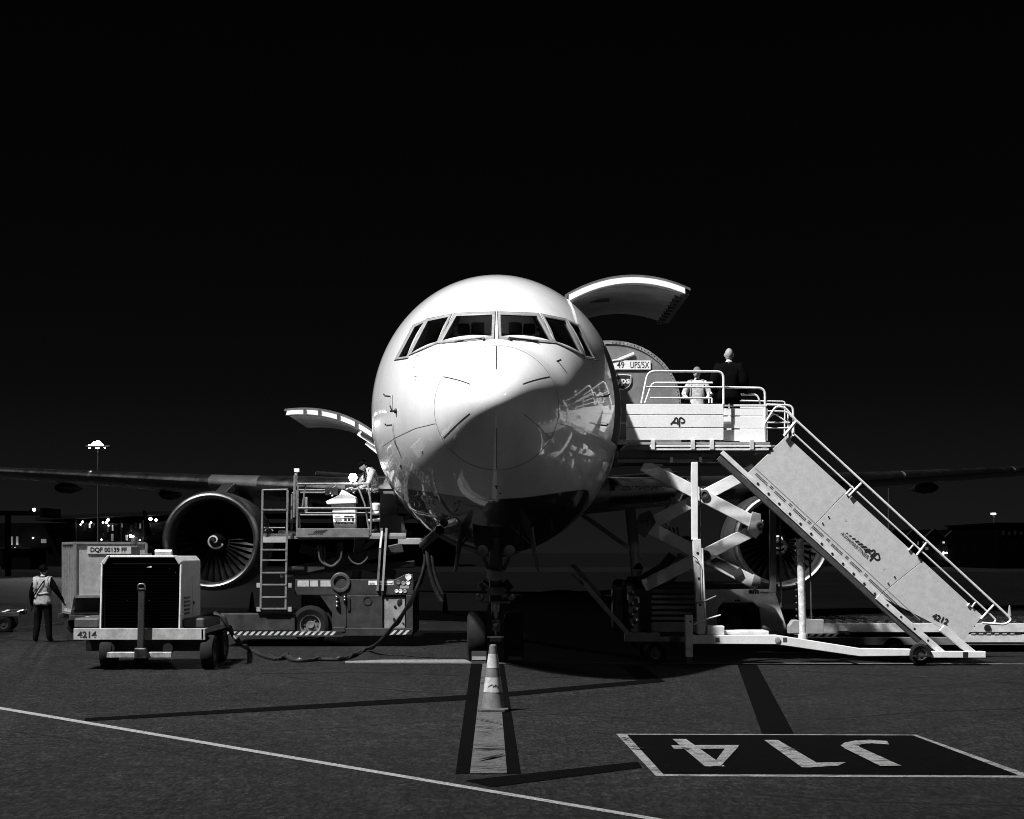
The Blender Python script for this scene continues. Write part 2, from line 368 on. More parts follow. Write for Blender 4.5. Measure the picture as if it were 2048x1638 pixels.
def fnorm(p):
    loc, nr, idx, d = BVH.find_nearest(p)
    if idx is None: return V((0, 0, 1))
    f = FF[idx]; w = poly_3d_calc([FV[i] for i in f], loc); n_ = V((0, 0, 0))
    for i, ww in zip(f, w): n_ += FN[i] * ww
    return n_.normalized()
def onskin(px, py, off=0.):
    o = V((0, 0, CZ)); d = (P(px, py, 20) - o).normalized()
    loc, nr, idx, dd = BVH.ray_cast(o, d, 60)
    if loc is None:
        loc, nr, idx, dd = BVH.find_nearest(P(px, py, Y0 + 5.5))
    return loc + fnorm(loc) * off

def paint_mat():
    m = bpy.data.materials.new('aircraft_paint'); m.use_nodes = True; n = m.node_tree.nodes; l = m.node_tree.links; b = n['Principled BSDF']
    t = n.new('ShaderNodeTexCoord'); s = n.new('ShaderNodeSeparateXYZ'); l.new(t.outputs['Object'], s.inputs[0])
    mr = n.new('ShaderNodeMapRange'); mr.inputs[1].default_value = 0; mr.inputs[2].default_value = 20; l.new(s.outputs['Y'], mr.inputs[0])
    fc = n.new('ShaderNodeFloatCurve'); cv = fc.mapping.curves[0]
    pts = [(0, 2.6), (1.4, 2.82), (2.0, 2.93), (2.5, 3.02), (3.4, 3.12), (4.6, 3.19), (5.2, 3.12), (6, 2.98), (7, 2.8), (8, 2.66), (10, 2.55), (20, 2.5)]
    cv.points[0].location = (0, pts[0][1] / 5); cv.points[1].location = (1, pts[-1][1] / 5)
    for a, z in pts[1:-1]: cv.points.new(a / 20, z / 5)
    fc.mapping.update(); l.new(mr.outputs[0], fc.inputs['Value'])
    k = n.new('ShaderNodeMath'); k.operation = 'MULTIPLY'; k.inputs[1].default_value = 5; l.new(fc.outputs[0], k.inputs[0])
    d = n.new('ShaderNodeMath'); d.operation = 'SUBTRACT'; l.new(s.outputs['Z'], d.inputs[0]); l.new(k.outputs[0], d.inputs[1])
    st = n.new('ShaderNodeMapRange'); st.inputs[1].default_value = -.006; st.inputs[2].default_value = .006; l.new(d.outputs[0], st.inputs[0])
    a = n.new('ShaderNodeTexNoise'); a.inputs['Scale'].default_value = 2.2; a.inputs['Detail'].default_value = 10; a.inputs['Roughness'].default_value = .75
    mp = n.new('ShaderNodeMapping'); mp.inputs['Scale'].default_value = (1, .6, .35); l.new(t.outputs['Object'], mp.inputs[0]); l.new(mp.outputs[0], a.inputs['Vector'])
    wv = n.new('ShaderNodeMapRange'); wv.inputs[1].default_value = .3; wv.inputs[2].default_value = .75; wv.inputs[3].default_value = .84; wv.inputs[4].default_value = .66; l.new(a.outputs['Fac'], wv.inputs[0])
    mx = n.new('ShaderNodeMix'); mx.data_type = 'FLOAT'; l.new(st.outputs[0], mx.inputs[0]); mx.inputs[2].default_value = .012; 
    g_ = n.new('ShaderNodeTexNoise'); g_.inputs['Scale'].default_value = 60; g_.inputs['Detail'].default_value = 3; g_.inputs['Roughness'].default_value = .8; l.new(t.outputs['Object'], g_.inputs['Vector'])
    gr = n.new('ShaderNodeMapRange'); gr.inputs[1].default_value = .3; gr.inputs[2].default_value = .7; gr.inputs[3].default_value = .86; gr.inputs[4].default_value = 1.1; l.new(g_.outputs['Fac'], gr.inputs[0])
    gk = n.new('ShaderNodeMath'); gk.operation = 'MULTIPLY'; l.new(wv.outputs[0], gk.inputs[0]); l.new(gr.outputs[0], gk.inputs[1]); l.new(gk.outputs[0], mx.inputs[3])
    l.new(mx.outputs[0], b.inputs['Base Color'])
    rr = n.new('ShaderNodeMapRange'); rr.inputs[1].default_value = .3; rr.inputs[2].default_value = .7; rr.inputs[3].default_value = .32; rr.inputs[4].default_value = .45; l.new(a.outputs['Fac'], rr.inputs[0])
    l.new(rr.outputs[0], b.inputs['Roughness']); b.inputs['Specular IOR Level'].default_value = .4; b.inputs['Coat Weight'].default_value = 1; b.inputs['Coat Roughness'].default_value = .035; b.inputs['Coat IOR'].default_value = 1.7
    w = n.new('ShaderNodeTexNoise'); w.inputs['Scale'].default_value = 2.4; w.inputs['Detail'].default_value = 2; l.new(t.outputs['Object'], w.inputs['Vector'])
    bp = n.new('ShaderNodeBump'); bp.inputs['Strength'].default_value = .06; bp.inputs['Distance'].default_value = .03; l.new(w.outputs['Fac'], bp.inputs['Height']); l.new(bp.outputs[0], b.inputs['Normal']); l.new(bp.outputs[0], b.inputs['Coat Normal'])
    return m
PAINT = paint_mat()
CABIN = mat('cabin_interior', .10, .7, var=.3, scale=3)
PL = thing('cargo_aircraft', 'white twin engine cargo jet seen nose on with both cargo doors open', 'aircraft', (0, Y0, 0))

# radome
nr_ = 23
rf = [f for f in FF if max(f) <= nr_ * NS]
me = bpy.data.meshes.new('radome'); me.from_pydata([v - V((0, Y0, 0)) for v in FV[:1 + nr_ * NS]], [], rf); me.materials.append(PAINT)
for p_ in me.polygons: p_.use_smooth = True
me.normals_split_custom_set([FN[lp.vertex_index] for lp in me.loops])
ro = bpy.data.objects.new('radome', me); COL.objects.link(ro); ro.parent = PL

# fuselage, closed for the openings
base = 1 + (nr_ - 1) * NS
fv = FV[base:]; n_ = len(fv)
ff = [tuple(i - base for i in f) for f in FF if min(f) >= base]
ff.append(tuple(range(NS))); ff.append(tuple(range(n_ - NS, n_)))
me = bpy.data.meshes.new('fuselage'); me.from_pydata([v - V((0, Y0, 0)) for v in fv], [], ff)
bm = bmesh.new(); bm.from_mesh(me); bmesh.ops.recalc_face_normals(bm, faces=bm.faces); bm.to_mesh(me); bm.free()
me.materials.append(PAINT); me.materials.append(CABIN)
FUS = bpy.data.objects.new('fuselage', me); COL.objects.link(FUS)

WIN = {1: [(912.5, 632), (985, 629), (983.5, 672.5), (884.5, 681.5)],
       2: [(855.5, 642), (897, 633.5), (874.5, 683), (822, 707)],
       3: [(829, 654), (847.5, 644.5), (813.5, 713), (796.5, 715.5)]}
def mirror(pts): return [(2 * HX - x, y) for x, y in pts][::-1]
wins = []
for k in WIN: wins.append(WIN[k]); wins.append(mirror(WIN[k]))
cut = MB()
for wpts in wins:
    q = [onskin(*p) for p in wpts]; c = sum(q, V()) / len(q); n__ = fnorm(c)
    inn = V((-.45 * n__.x, .8, .17)).normalized()
    vs = [p + n__ * .12 for p in q] + [p - n__ * .02 for p in q] + [p.lerp(c, .04) + inn * (1.25 if abs(c.x) < .6 else .95) for p in q]
    m_ = len(q); fs = [tuple(range(m_)), tuple(range(3 * m_ - 1, 2 * m_ - 1, -1))]
    for lv in (0, 1): fs += [((i + 1) % m_ + lv * m_, i + lv * m_, i + (lv + 1) * m_, (i + 1) % m_ + (lv + 1) * m_) for i in range(m_)]
    cut.add(vs, fs)
cut.box((-1.02, Y0 + 2.75, 4.75), (1.02, Y0 + 4.5, 5.92))  # flight deck
cut.box((-.7, Y0 + 2.95, 5.6), (.7, Y0 + 4.52, 6.2)); cut.box((-.8, Y0 + 3.5, 5.65), (.8, Y0 + 4.54, 6.42))
cut.box((1.0, 28.75, 4.3), (3.4, 32.2, 6.75))           # main deck doorway
cut.box((-3.4, 31.2, 2.55), (-1.2, 34.2, 4.5))         # lower hold doorway
cut.box((-.42, 24.9, 1.6), (.42, 27.4, 3.6))           # nose gear bay
cut.box((2.0, 26.2, 4.1), (3.2, 27.3, 6.0))            # crew door
cme = bpy.data.meshes.new('cut'); cme.from_pydata([v - V((0, Y0, 0)) for v in cut.v], [], cut.f)
bm = bmesh.new(); bm.from_mesh(cme); bmesh.ops.recalc_face_normals(bm, faces=bm.faces); bm.to_mesh(cme); bm.free()
cme.materials.append(PAINT); cme.materials.append(CABIN)
for p_ in cme.polygons: p_.material_index = 1
co = bpy.data.objects.new('cut', cme); COL.objects.link(co)
bo = FUS.modifiers.new('b', 'BOOLEAN'); bo.operation = 'DIFFERENCE'; bo.solver = 'EXACT'; bo.object = co; bo.use_self = True
dg = bpy.context.evaluated_depsgraph_get(); me2 = bpy.data.meshes.new_from_object(FUS.evaluated_get(dg))
FUS.modifiers.clear(); bpy.data.objects.remove(co)
FUS.data = me2; me2.name = 'fuselage'
nl = []
for p_ in me2.polygons:
    p_.use_smooth = (p_.material_index == 0)
    for li in p_.loop_indices:
        if p_.material_index == 0 and abs(p_.normal.y) < .999:
            nl.append(fnorm(me2.vertices[me2.loops[li].vertex_index].co + V((0, Y0, 0))))
        else: nl.append(p_.normal.copy())
me2.normals_split_custom_set(nl)
FUS.parent = PL

def ribbon(pts, w, m, nm, off=.0015):
    mb = MB(); n_ = len(pts); vs = []
    for i, p in enumerate(pts):
        d = (pts[min(i + 1, n_ - 1)] - pts[max(i - 1, 0)]).normalized(); nn = fnorm(p); sd_ = d.cross(nn).normalized()
        q = p + nn * off; vs += [q - sd_ * w, q + sd_ * w]
    return mb.add(vs, [(2 * i, 2 * i + 1, 2 * i + 3, 2 * i + 2) for i in range(n_ - 1)]).build(nm, m, PL)
def skinline(pts, r, m, nm):
    q = []
    for i in range(len(pts) - 1):
        for j in range(5): t = j / 5; q.append(onskin(pts[i][0] + (pts[i + 1][0] - pts[i][0]) * t, pts[i][1] + (pts[i + 1][1] - pts[i][1]) * t))
    ribbon(q + [onskin(*pts[-1])], r, m, nm, .0025)
# cockpit windows: frame ring, pane, things inside
FRAME = mat('window_frame', .24, .4, var=.2, scale=9)
gm = bpy.data.materials.new('cockpit_glass'); gm.use_nodes = True; n = gm.node_tree.nodes; l = gm.node_tree.links
n.remove(n['Principled BSDF']); tr = n.new('ShaderNodeBsdfTransparent'); tr.inputs[0].default_value = (.75, .75, .75, 1); gl = n.new('ShaderNodeBsdfGlossy'); gl.inputs['Roughness'].default_value = .03
fr = n.new('ShaderNodeFresnel'); fr.inputs[0].default_value = 1.5; mx = n.new('ShaderNodeMixShader'); l.new(fr.outputs[0], mx.inputs[0]); l.new(tr.outputs[0], mx.inputs[1]); l.new(gl.outputs[0], mx.inputs[2]); l.new(mx.outputs[0], n['Material Output'].inputs[0])
GLASS = gm
def grow(pts, d):
    c = V((sum(p[0] for p in pts) / len(pts), sum(p[1] for p in pts) / len(pts))); n = len(pts); out = []
    for i in range(n):
        a, b, e_ = V(pts[i - 1]), V(pts[i]), V(pts[(i + 1) % n])
        def nrm(u, w):
            t = (w - u).normalized(); k = V((t.y, -t.x)); return k if k.dot((u + w) / 2 - c) > 0 else -k
        n1, n2 = nrm(a, b), nrm(b, e_); m_ = (n1 + n2); m_ = m_ / max(.35, m_.length_squared / 2)
        out.append(tuple(b + m_ * d))
    return out
def dens(pts, k=6):
    out = []
    for i in range(len(pts)):
        a, b = pts[i], pts[(i + 1) % len(pts)]
        out += [(a[0] + (b[0] - a[0]) * j / k, a[1] + (b[1] - a[1]) * j / k) for j in range(k)]
    return out
for wi, wpts in enumerate(wins):
    q = [onskin(*p) for p in wpts]; c = sum(q, V()) / len(q); n__ = fnorm(c)
    wd = 5.5 if wi < 2 else 4.2
    inn, out = dens(grow(wpts, -.4)), dens(grow(wpts, wd))
    mb = MB(); k = len(inn)
    vs = [onskin(*p, .004) for p in inn] + [onskin(*p, .012) for p in dens(grow(wpts, 1.0))] + [onskin(*p, .012) for p in dens(grow(wpts, wd - .8))] + [onskin(*p, -.004) for p in out]
    fs = []
    for lv in range(3): fs += [((i + 1) % k + lv * k, i + lv * k, i + (lv + 1) * k, (i + 1) % k + (lv + 1) * k) for i in range(k)]
    fl_ = (q[1] - q[0]).cross(q[2] - q[1]).dot(n__) < 0
    w_ = MB().add([p - n__ * .02 for p in (q[::-1] if fl_ else q)], [tuple(range(len(q)))]).build('cockpit_window', GLASS, PL)
    mb.add(vs, fs).build('window_frame', FRAME, w_)
    lp = [onskin(*p) for p in dens(grow(wpts, wd + .4), 8)]; ribbon(lp + lp[:1], .007, BLACK, 'window_seal', .003).parent = w_
# flight deck seen dimly through the panes
CP = mat('cockpit_panel', .45, .6, var=.3, scale=5)
fd = MB().box((-.78, Y0 + 4.42, 4.8), (.78, Y0 + 4.47, 6.4)).build('flight_deck_bulkhead', CP, PL)
MB().box((-.78, Y0 + 4.38, 5.7), (.78, Y0 + 4.41, 5.98)).build('bulkhead_band', DGREY, fd)
for sg in (-1, 1):
    MB().box((sg * .22, Y0 + 4.36, 6.04), (sg * .42, Y0 + 4.40, 6.22)).build('placard', BLACK, fd)
    st = MB().box((sg * .36, Y0 + 3.4, 4.85), (sg * .80, Y0 + 3.55, 5.84)).build('pilot_seat', DGREY, PL, bev=.05); MB().box((sg * .46, Y0 + 3.4, 5.86), (sg * .68, Y0 + 3.5, 6.05)).build('headrest', DGREY, st, bev=.04)
    MB().prism([(sg * .10, Y0 + 2.05, 5.50), (sg * .92, Y0 + 2.2, 5.44), (sg * .92, Y0 + 2.8, 5.44), (sg * .10, Y0 + 2.7, 5.52)], (0, 0, .05)).build('glareshield', mat('glareshield', .2, .7), PL)
MB().prism([(.34, Y0 + 2.16, 5.60), (.60, Y0 + 2.2, 5.585), (.66, Y0 + 2.5, 5.70), (.40, Y0 + 2.46, 5.72)], (0, 0, .004)).build('flight_papers', STICKER, PL)
dl = bpy.data.lights.new('dome_light', 'POINT'); dl.energy = 1.2; dl.shadow_soft_size = .05
do = bpy.data.objects.new('dome_light', dl); COL.objects.link(do); do.parent = PL; do.location = (0, 3.75, 6.33)
# wipers
for sg in (-1, 1):
    a = onskin(HX + sg * 26, 679, .03); b = onskin(HX + sg * 82, 685, .03)
    MB().tube([a, b], .012, 6).build('wiper', BLACK, PL); MB().cyl(onskin(HX + sg * 26, 679, -.01), onskin(HX + sg * 26, 681, .05), .025, 8).build('wiper_hub', BLACK, PL)

# radome seam and lightning strips
mb = MB()
rg = ring(SRAD); mb.tube([p + V((0, -.001, 0)) for p in rg] + [rg[0]], .0045, 6)
mb.build('radome_seam', DGREY, PL)
for a_ in range(6):
    ang = math.pi * 2 * a_ / 6
    pts = []
    for i in range(14):
        s = SRAD * .97 - (SRAD * .97 - .26) * i / 13
        zt, zb, w = fus(s); zc, h = (zt + zb) / 2, (zt - zb) / 2
        p = V((w * math.sin(ang), Y0 + s, zc + h * math.cos(ang))); pts.append(p)
    ribbon(pts, .0085 if a_ not in (2, 3) else .005, BLACK if a_ < 2 or a_ > 3 else DGREY, 'lightning_strip')
# probes and marks on the skin
def probe(x, y, dx, ln, nm='pitot_probe'):
    a = onskin(x, y); n__ = fnorm(a); b = a + n__ * .10
    mb = MB().tube([a - n__ * .01, b, b + V((0, -.26, 0))], .014, 8)
    mb.build(nm, BLACK, PL)
for (x, y) in ((781, 793), (784, 850)): probe(x, y, 0, 0)
probe(2 * HX - 781, 793, 0, 0); probe(2 * HX - 784, 850, 0, 0)
skinline([(785, 790), (785, 806), (785, 822)], .012, BLACK, 'probe_strip'); skinline([(786, 846), (788, 868), (792, 886)], .012, BLACK, 'probe_strip')
skinline([(1115, 722), (1124, 733), (1133, 745)], .012, BLACK, 'probe_strip'); skinline([(1113, 723), (1122, 719)], .012, BLACK, 'probe_strip')
skinline([(780, 822), (792, 822)], .014, BLACK, 'static_port')
MB().lathe(onskin(793, 822, .02), fnorm(onskin(793, 822)), [(.001, .03), (.035, .02), (.045, 0), (.04, -.03)], 12).build('angle_vane', BLACK, PL, smooth=True)
skinline([(765, 893), (790, 876), (830, 857), (871, 847)], .004, DGREY, 'panel_seam')
skinline([(2 * HX - 765, 893), (2 * HX - 790, 876), (2 * HX - 830, 857), (2 * HX - 871, 847)], .004, DGREY, 'panel_seam')
skinline([(829, 722), (832, 711), (838, 711), (841, 716)], .006, MGREY, 'latch_outline'); skinline([(829, 753), (833, 752), (831, 762)], .006, DGREY, 'latch_mark')
skinline([(826, 734), (835, 734)], .006, MGREY, 'latch_mark')
mb = MB(); mb.add([onskin(989.5, 971, .004), onskin(996, 971, .004), onskin(993, 979, .004)], [(0, 1, 2)]); mb.build('tow_arrow', BLACK, PL)
skinline([(1000, 985), (1001.5, 987.5)], .02, BLACK, 'drain_hole'); skinline([(800, 934), (803, 930)], .02, BLACK, 'drain_mast'); skinline([(844, 906), (845, 902)], .012, BLACK, 'drain_hole')

# crew door opening stands behind the stairs; main deck cargo door, raised
def shell_door(name, hinge, tip, bulge, thick, ya, yb, sgn, mskin, mins):
    h, t = V((hinge[0], 0, hinge[1])), V((tip[0], 0, tip[1])); N = 22
    u = t - h; nn = V((-u.z, 0, u.x)).normalized()
    if nn.z < 0: nn = -nn
    def prof(th, k0=0., k1=1.):
        out = []
        for i in range(N + 1):
            f = k0 + (k1 - k0) * i / N; out.append(h + u * f + nn * (bulge * (1 - (2 * f - 1) ** 2) - th))
        return out
    def slab(po, pi, y0, y1, nm, m, par, bev=0):
        mb = MB(); k = len(po)
        vs = [p + V((0, y0, 0)) for p in po] + [p + V((0, y0, 0)) for p in pi] + [p + V((0, y1, 0)) for p in po] + [p + V((0, y1, 0)) for p in pi]
        fs = []
        for i in range(k - 1):
            fs += [(i, i + 1, k + i + 1, k + i), (2 * k + i + 1, 2 * k + i, 3 * k + i, 3 * k + i + 1), (i + 1, i, 2 * k + i, 2 * k + i + 1), (k + i, k + i + 1, 3 * k + i + 1, 3 * k + i)]
        fs += [(0, k, 3 * k, 2 * k), (2 * k - 1, k - 1, 3 * k - 1, 4 * k - 1)]
        mb.add(vs, fs); o = mb.build(nm, m, par)
        bmx = bmesh.new(); bmx.from_mesh(o.data); bmesh.ops.recalc_face_normals(bmx, faces=bmx.faces); bmx.to_mesh(o.data); bmx.free()
        for p_ in o.data.polygons: p_.use_smooth = True
        o.data.set_sharp_from_angle(angle=R(35))
        return o
    d = slab(prof(0), prof(.05), ya, yb, name, mskin, PL)
    return d, prof, slab
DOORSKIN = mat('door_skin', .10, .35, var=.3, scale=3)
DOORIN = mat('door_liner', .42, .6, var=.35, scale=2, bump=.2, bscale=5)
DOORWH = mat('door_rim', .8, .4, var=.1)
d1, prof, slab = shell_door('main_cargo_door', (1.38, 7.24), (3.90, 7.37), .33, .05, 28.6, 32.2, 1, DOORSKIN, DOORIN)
slab(prof(.055, .03, .955), prof(.17, .03, .955), 28.57, 28.78, 'door_rim', DOORWH, d1)
slab(prof(.06, .03, .93), prof(.20, .03, .93), 28.83, 32.1, 'door_liner', DOORIN, d1)
pa, pb = prof(.055)[-3], prof(.25)[-3]
for i in range(9):
    yy = 28.9 + i * .38
    MB().box((pa.x - .05, yy, pa.z - .22), (pa.x + .10, yy + .07, pa.z + .0)).build('door_latch', DSTEEL, d1)
pe = prof(.05)[-1]
MB().box((pe.x - .16, 28.66, pe.z - .10), (pe.x - .03, 32.1, pe.z + .01)).build('latch_beam', DGREY, d1)
for (f0, zz) in ((.30, .24), (.36, .24)):
    p0 = prof(.19)[int(f0 * 22)]; MB().box((p0.x - .12, 29.2 + f0 * 2, p0.z - .05), (p0.x + .2, 29.26 + f0 * 2, p0.z + .02)).build('door_placard', DGREY, d1)
# lower hold door
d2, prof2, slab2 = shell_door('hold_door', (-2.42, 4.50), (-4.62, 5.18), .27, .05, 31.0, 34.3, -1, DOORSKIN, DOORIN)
slab2(prof2(.055, .03, .97), prof2(.15, .03, .97), 30.97, 31.14, 'door_rim', DOORWH, d2)
slab2(prof2(.06, .05, .95), prof2(.16, .05, .95), 31.2, 34.2, 'door_liner', DOORIN, d2)
for i in (3, 7, 11, 15, 18):
    p0 = prof2(.04)[i]; MB().box((p0.x - .02, 30.94, p0.z - .14), (p0.x + .04, 30.97, p0.z)).build('rim_bracket', DGREY, d2)
mb = MB().bar((-2.42, 31.02, 4.3), (-3.0, 31.02, 4.68), .06, .16).bar((-2.42, 31.06, 4.1), (-2.85, 31.06, 4.45), .05, .08); mb.build('hinge_arm', WHITE, d2)
MB().bar((-2.45, 30.98, 4.33), (-2.95, 30.98, 4.65), .03, .07).build('hinge_slot', BLACK, d2)

# wings
def airfoil(c, th):
    xs = [0, .006, .02, .05, .1, .2, .35, .5, .7, .85, 1]
    def yt(x): return 5 * th * (.2969 * math.sqrt(x) - .126 * x - .3516 * x * x + .2843 * x**3 - .1015 * x**4)
    up = [(x * c, yt(x) * c * 1.0) for x in xs]; lo = [(x * c, -yt(x) * c * .85) for x in xs]
    return up + lo[::-1][1:-1]
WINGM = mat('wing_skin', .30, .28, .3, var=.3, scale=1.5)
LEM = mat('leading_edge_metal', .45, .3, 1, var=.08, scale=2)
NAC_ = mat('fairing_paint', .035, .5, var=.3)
def wing(sg):
    secs = []
    for (x, c, th) in ((1.5, 9.6, .125), (5, 8.0, .115), (8, 6.6, .11), (13, 4.9, .10), (19, 3.5, .10), (23.7, 2.3, .09)):
        yl = 39.5 + .67 * (x - 2.5); zl = 3.80 + .078 * (x - 3.5)
        secs.append([V((sg * x, yl + a, zl + b - .02 * a)) for a, b in airfoil(c, th)])
    def loft(ix, nm, m, d=0.):
        mb = MB(); k = len(ix); vs = [s_[i] for s_ in secs for i in ix]
        fs = [(a * k + i, a * k + (i + 1) % k, (a + 1) * k + (i + 1) % k, (a + 1) * k + i) for a in range(len(secs) - 1) for i in range(k)]
        fs += [tuple(range(k)), tuple(range((len(secs) - 1) * k, len(secs) * k))]
        o = mb.add(vs, fs).build(nm, m, PL)
        bmx = bmesh.new(); bmx.from_mesh(o.data); bmesh.ops.recalc_face_normals(bmx, faces=bmx.faces); bmx.to_mesh(o.data); bmx.free()
        for p_ in o.data.polygons: p_.use_smooth = True
        o.data.set_sharp_from_angle(angle=R(50)); return o
    n = len(secs[0])
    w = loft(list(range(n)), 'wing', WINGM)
    # slat: bright nose strip, slightly proud, in segments
    for (xa, xb) in ((3.2, 7.2), (8.9, 13.4), (13.5, 18.2), (18.3, 23.0)):
        mb = MB(); rows = []
        for f in (0, .25, .5, .75, 1):
            x = xa + (xb - xa) * f
            j = 0
            XS = [1.5, 5, 8, 13, 19, 23.7]
            while j < 4 and x > XS[j + 1]: j += 1
            t = (x - XS[j]) / (XS[j + 1] - XS[j])
            sec = [secs[j][i].lerp(secs[j + 1][i], t) for i in range(n)]
            idx = [n - 4, n - 3, n - 2, n - 1, 0, 1, 2, 3, 4]
            c0 = sec[4].lerp(sec[n - 4], .5)
            rows.append([sec[i] + (sec[i] - c0).normalized() * .02 for i in idx])
        k = len(rows[0]); vs = [p for r_ in rows for p in r_]
        fs = [(a * k + i, a * k + i + 1, (a + 1) * k + i + 1, (a + 1) * k + i) for a in range(4) for i in range(k - 1)]
        mb.add(vs, fs).build('slat', LEM, w, smooth=True)
    for x in (5.6, 11.2, 15.6):
        yl = 39.5 + .67 * (x - 2.5); zl = 3.75 + .078 * (x - 3.5)
        MB().lathe((sg * x, yl + 2.2, zl - .34), (0, 1, .03), [(.001, -.2), (.10, 0), (.19, .6), (.2, 1.5), (.13, 2.4), (.001, 3.2)], 12).build('flap_fairing', NAC_, w, smooth=True)
    return w
for sg in (-1, 1): wing(sg)
# engines
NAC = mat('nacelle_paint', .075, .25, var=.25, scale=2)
LIP = mat('inlet_lip_metal', .27, .42, 1, var=.2, scale=3)
DUCT = mat('inlet_duct', .035, .5, var=.2)
BLADE = mat('fan_blade', .07, .45, 1, var=.3, scale=6)
for sg in (-1, 1):
    c = V((sg * 8.05, 40.0, 2.38))
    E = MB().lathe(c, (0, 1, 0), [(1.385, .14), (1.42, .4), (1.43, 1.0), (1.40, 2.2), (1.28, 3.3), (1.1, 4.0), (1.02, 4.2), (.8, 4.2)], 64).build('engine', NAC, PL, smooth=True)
    lip = MB().lathe(c, (0, 1, 0), [(1.387, .16), (1.365, .06), (1.325, .012), (1.285, 0), (1.25, .015), (1.21, .07), (1.185, .17), (1.175, .26)], 64).build('inlet_lip', LIP, E, smooth=True)
    MB().lathe(c, (0, 1, 0), [(1.175, .25), (1.18, .7), (1.2, 1.2), (1.2, 1.75), (.2, 1.78)], 64).build('inlet_duct', DUCT, E, smooth=True)
    fc = c + V((0, .9, 0))
    for i in range(34):
        a = 2 * math.pi * i / 34; ca, sa = math.cos(a), math.sin(a)
        rad = V((ca, 0, sa)); tan = V((-sa, 0, ca)); pts = []
        for j in range(5):
            r = .34 + (1.17 - .34) * j / 4; tw = R(25 + 38 * j / 4); ch = .11 + .05 * j / 4
            dd = V((0, math.cos(tw), 0)) + tan * math.sin(tw)
            pts += [fc + rad * r - dd * ch, fc + rad * r + dd * ch]
        mb = MB().add(pts, [(2 * j, 2 * j + 1, 2 * j + 3, 2 * j + 2) for j in range(4)])
        mb.build('fan_blade', BLADE, E, smooth=True)
    spn = MB().lathe(fc, (0, 1, 0), [(.001, -.52), (.05, -.48), (.14, -.34), (.25, -.12), (.335, .08), (.34, .2)], 32).build('spinner', BLACK, E, smooth=True)
    pts = []
    for i in range(26):
        t = i / 25; a = R(-60 + 400 * t) * (1 if sg < 0 else 1); r = .03 + .20 * t ** .8
        y = -.52 + .05 + (r / .25) * .33
        pts.append(fc + V((math.cos(a) * r, y - .035, math.sin(a) * r)))
    mbs = MB().tube(pts, .036, 8); mbs.lathe(pts[0], (0, 1, 0), [(.001, -.03), (.04, 0), (.001, .03)], 10)
    mbs.build('spinner_spiral', mat('spiral_white', .8, .4, var=0, emit=0), E)
    MB().prism([c + V((-.16, .6, 1.25)), c + V((-.16, 4.3, 1.0)), c + V((-.16, 6.5, 1.3)), c + V((-.16, 4.6, 1.9)), c + V((-.16, 2.6, 1.75))], (.32, 0, 0)).build('pylon', NAC, E, bev=.05)
# tail
mb = MB().prism([(-.18, Y0 + 41.5, 7.4), (-.18, Y0 + 50.5, 7.2), (-.18, Y0 + 53.0, 15.8), (-.18, Y0 + 49.8, 15.8)], (.36, 0, 0)); mb.build('tail_fin', WINGM, PL, bev=.1)
for sg in (-1, 1):
    MB().prism([(0, Y0 + 45, 5.0), (0, Y0 + 50.6, 5.0), (sg * 9.3, Y0 + 53.6, 6.0), (sg * 9.3, Y0 + 51.6, 6.0)], (0, 0, .25)).build('tailplane', NAC, PL, bev=.08)  # dark paint carries the shade on the tailplane
    # wing root fairing and main gear
    tr_ = V((sg * 4.65, 46.5, 0))
    MB().cyl(tr_ + V((0, 0, .6)), tr_ + V((-sg * .3, 0, 3.7)), .17, 14).build('main_gear_strut', MGREY, PL, smooth=True)
    MB().bar(tr_ + V((sg * .1, 0, 1.9)), tr_ + V((-sg * 2.0, 0, 3.4)), .14, .14).build('side_brace', MGREY, PL)
    for dx in (-.57, .57):
        for dy in (-.7, .7): wheel(PL, tr_ + V((dx, dy, .58)), .58, .42, (1, 0, 0), name='main_wheel', rim=MGREY)
    MB().bar(tr_ + V((0, -.8, .6)), tr_ + V((0, .8, .6)), .22, .22).build('bogie_beam', MGREY, PL)
MB().lathe((0, 38.0, 3.75), (0, 1, 0), [(.001, 0), (1.2, 1.0), (1.7, 3.0), (1.85, 6), (1.7, 10), (1.2, 13), (.001, 14)], 40).build('belly_fairing', mat('belly_fairing', .05, .3, var=.2), PL, smooth=True)

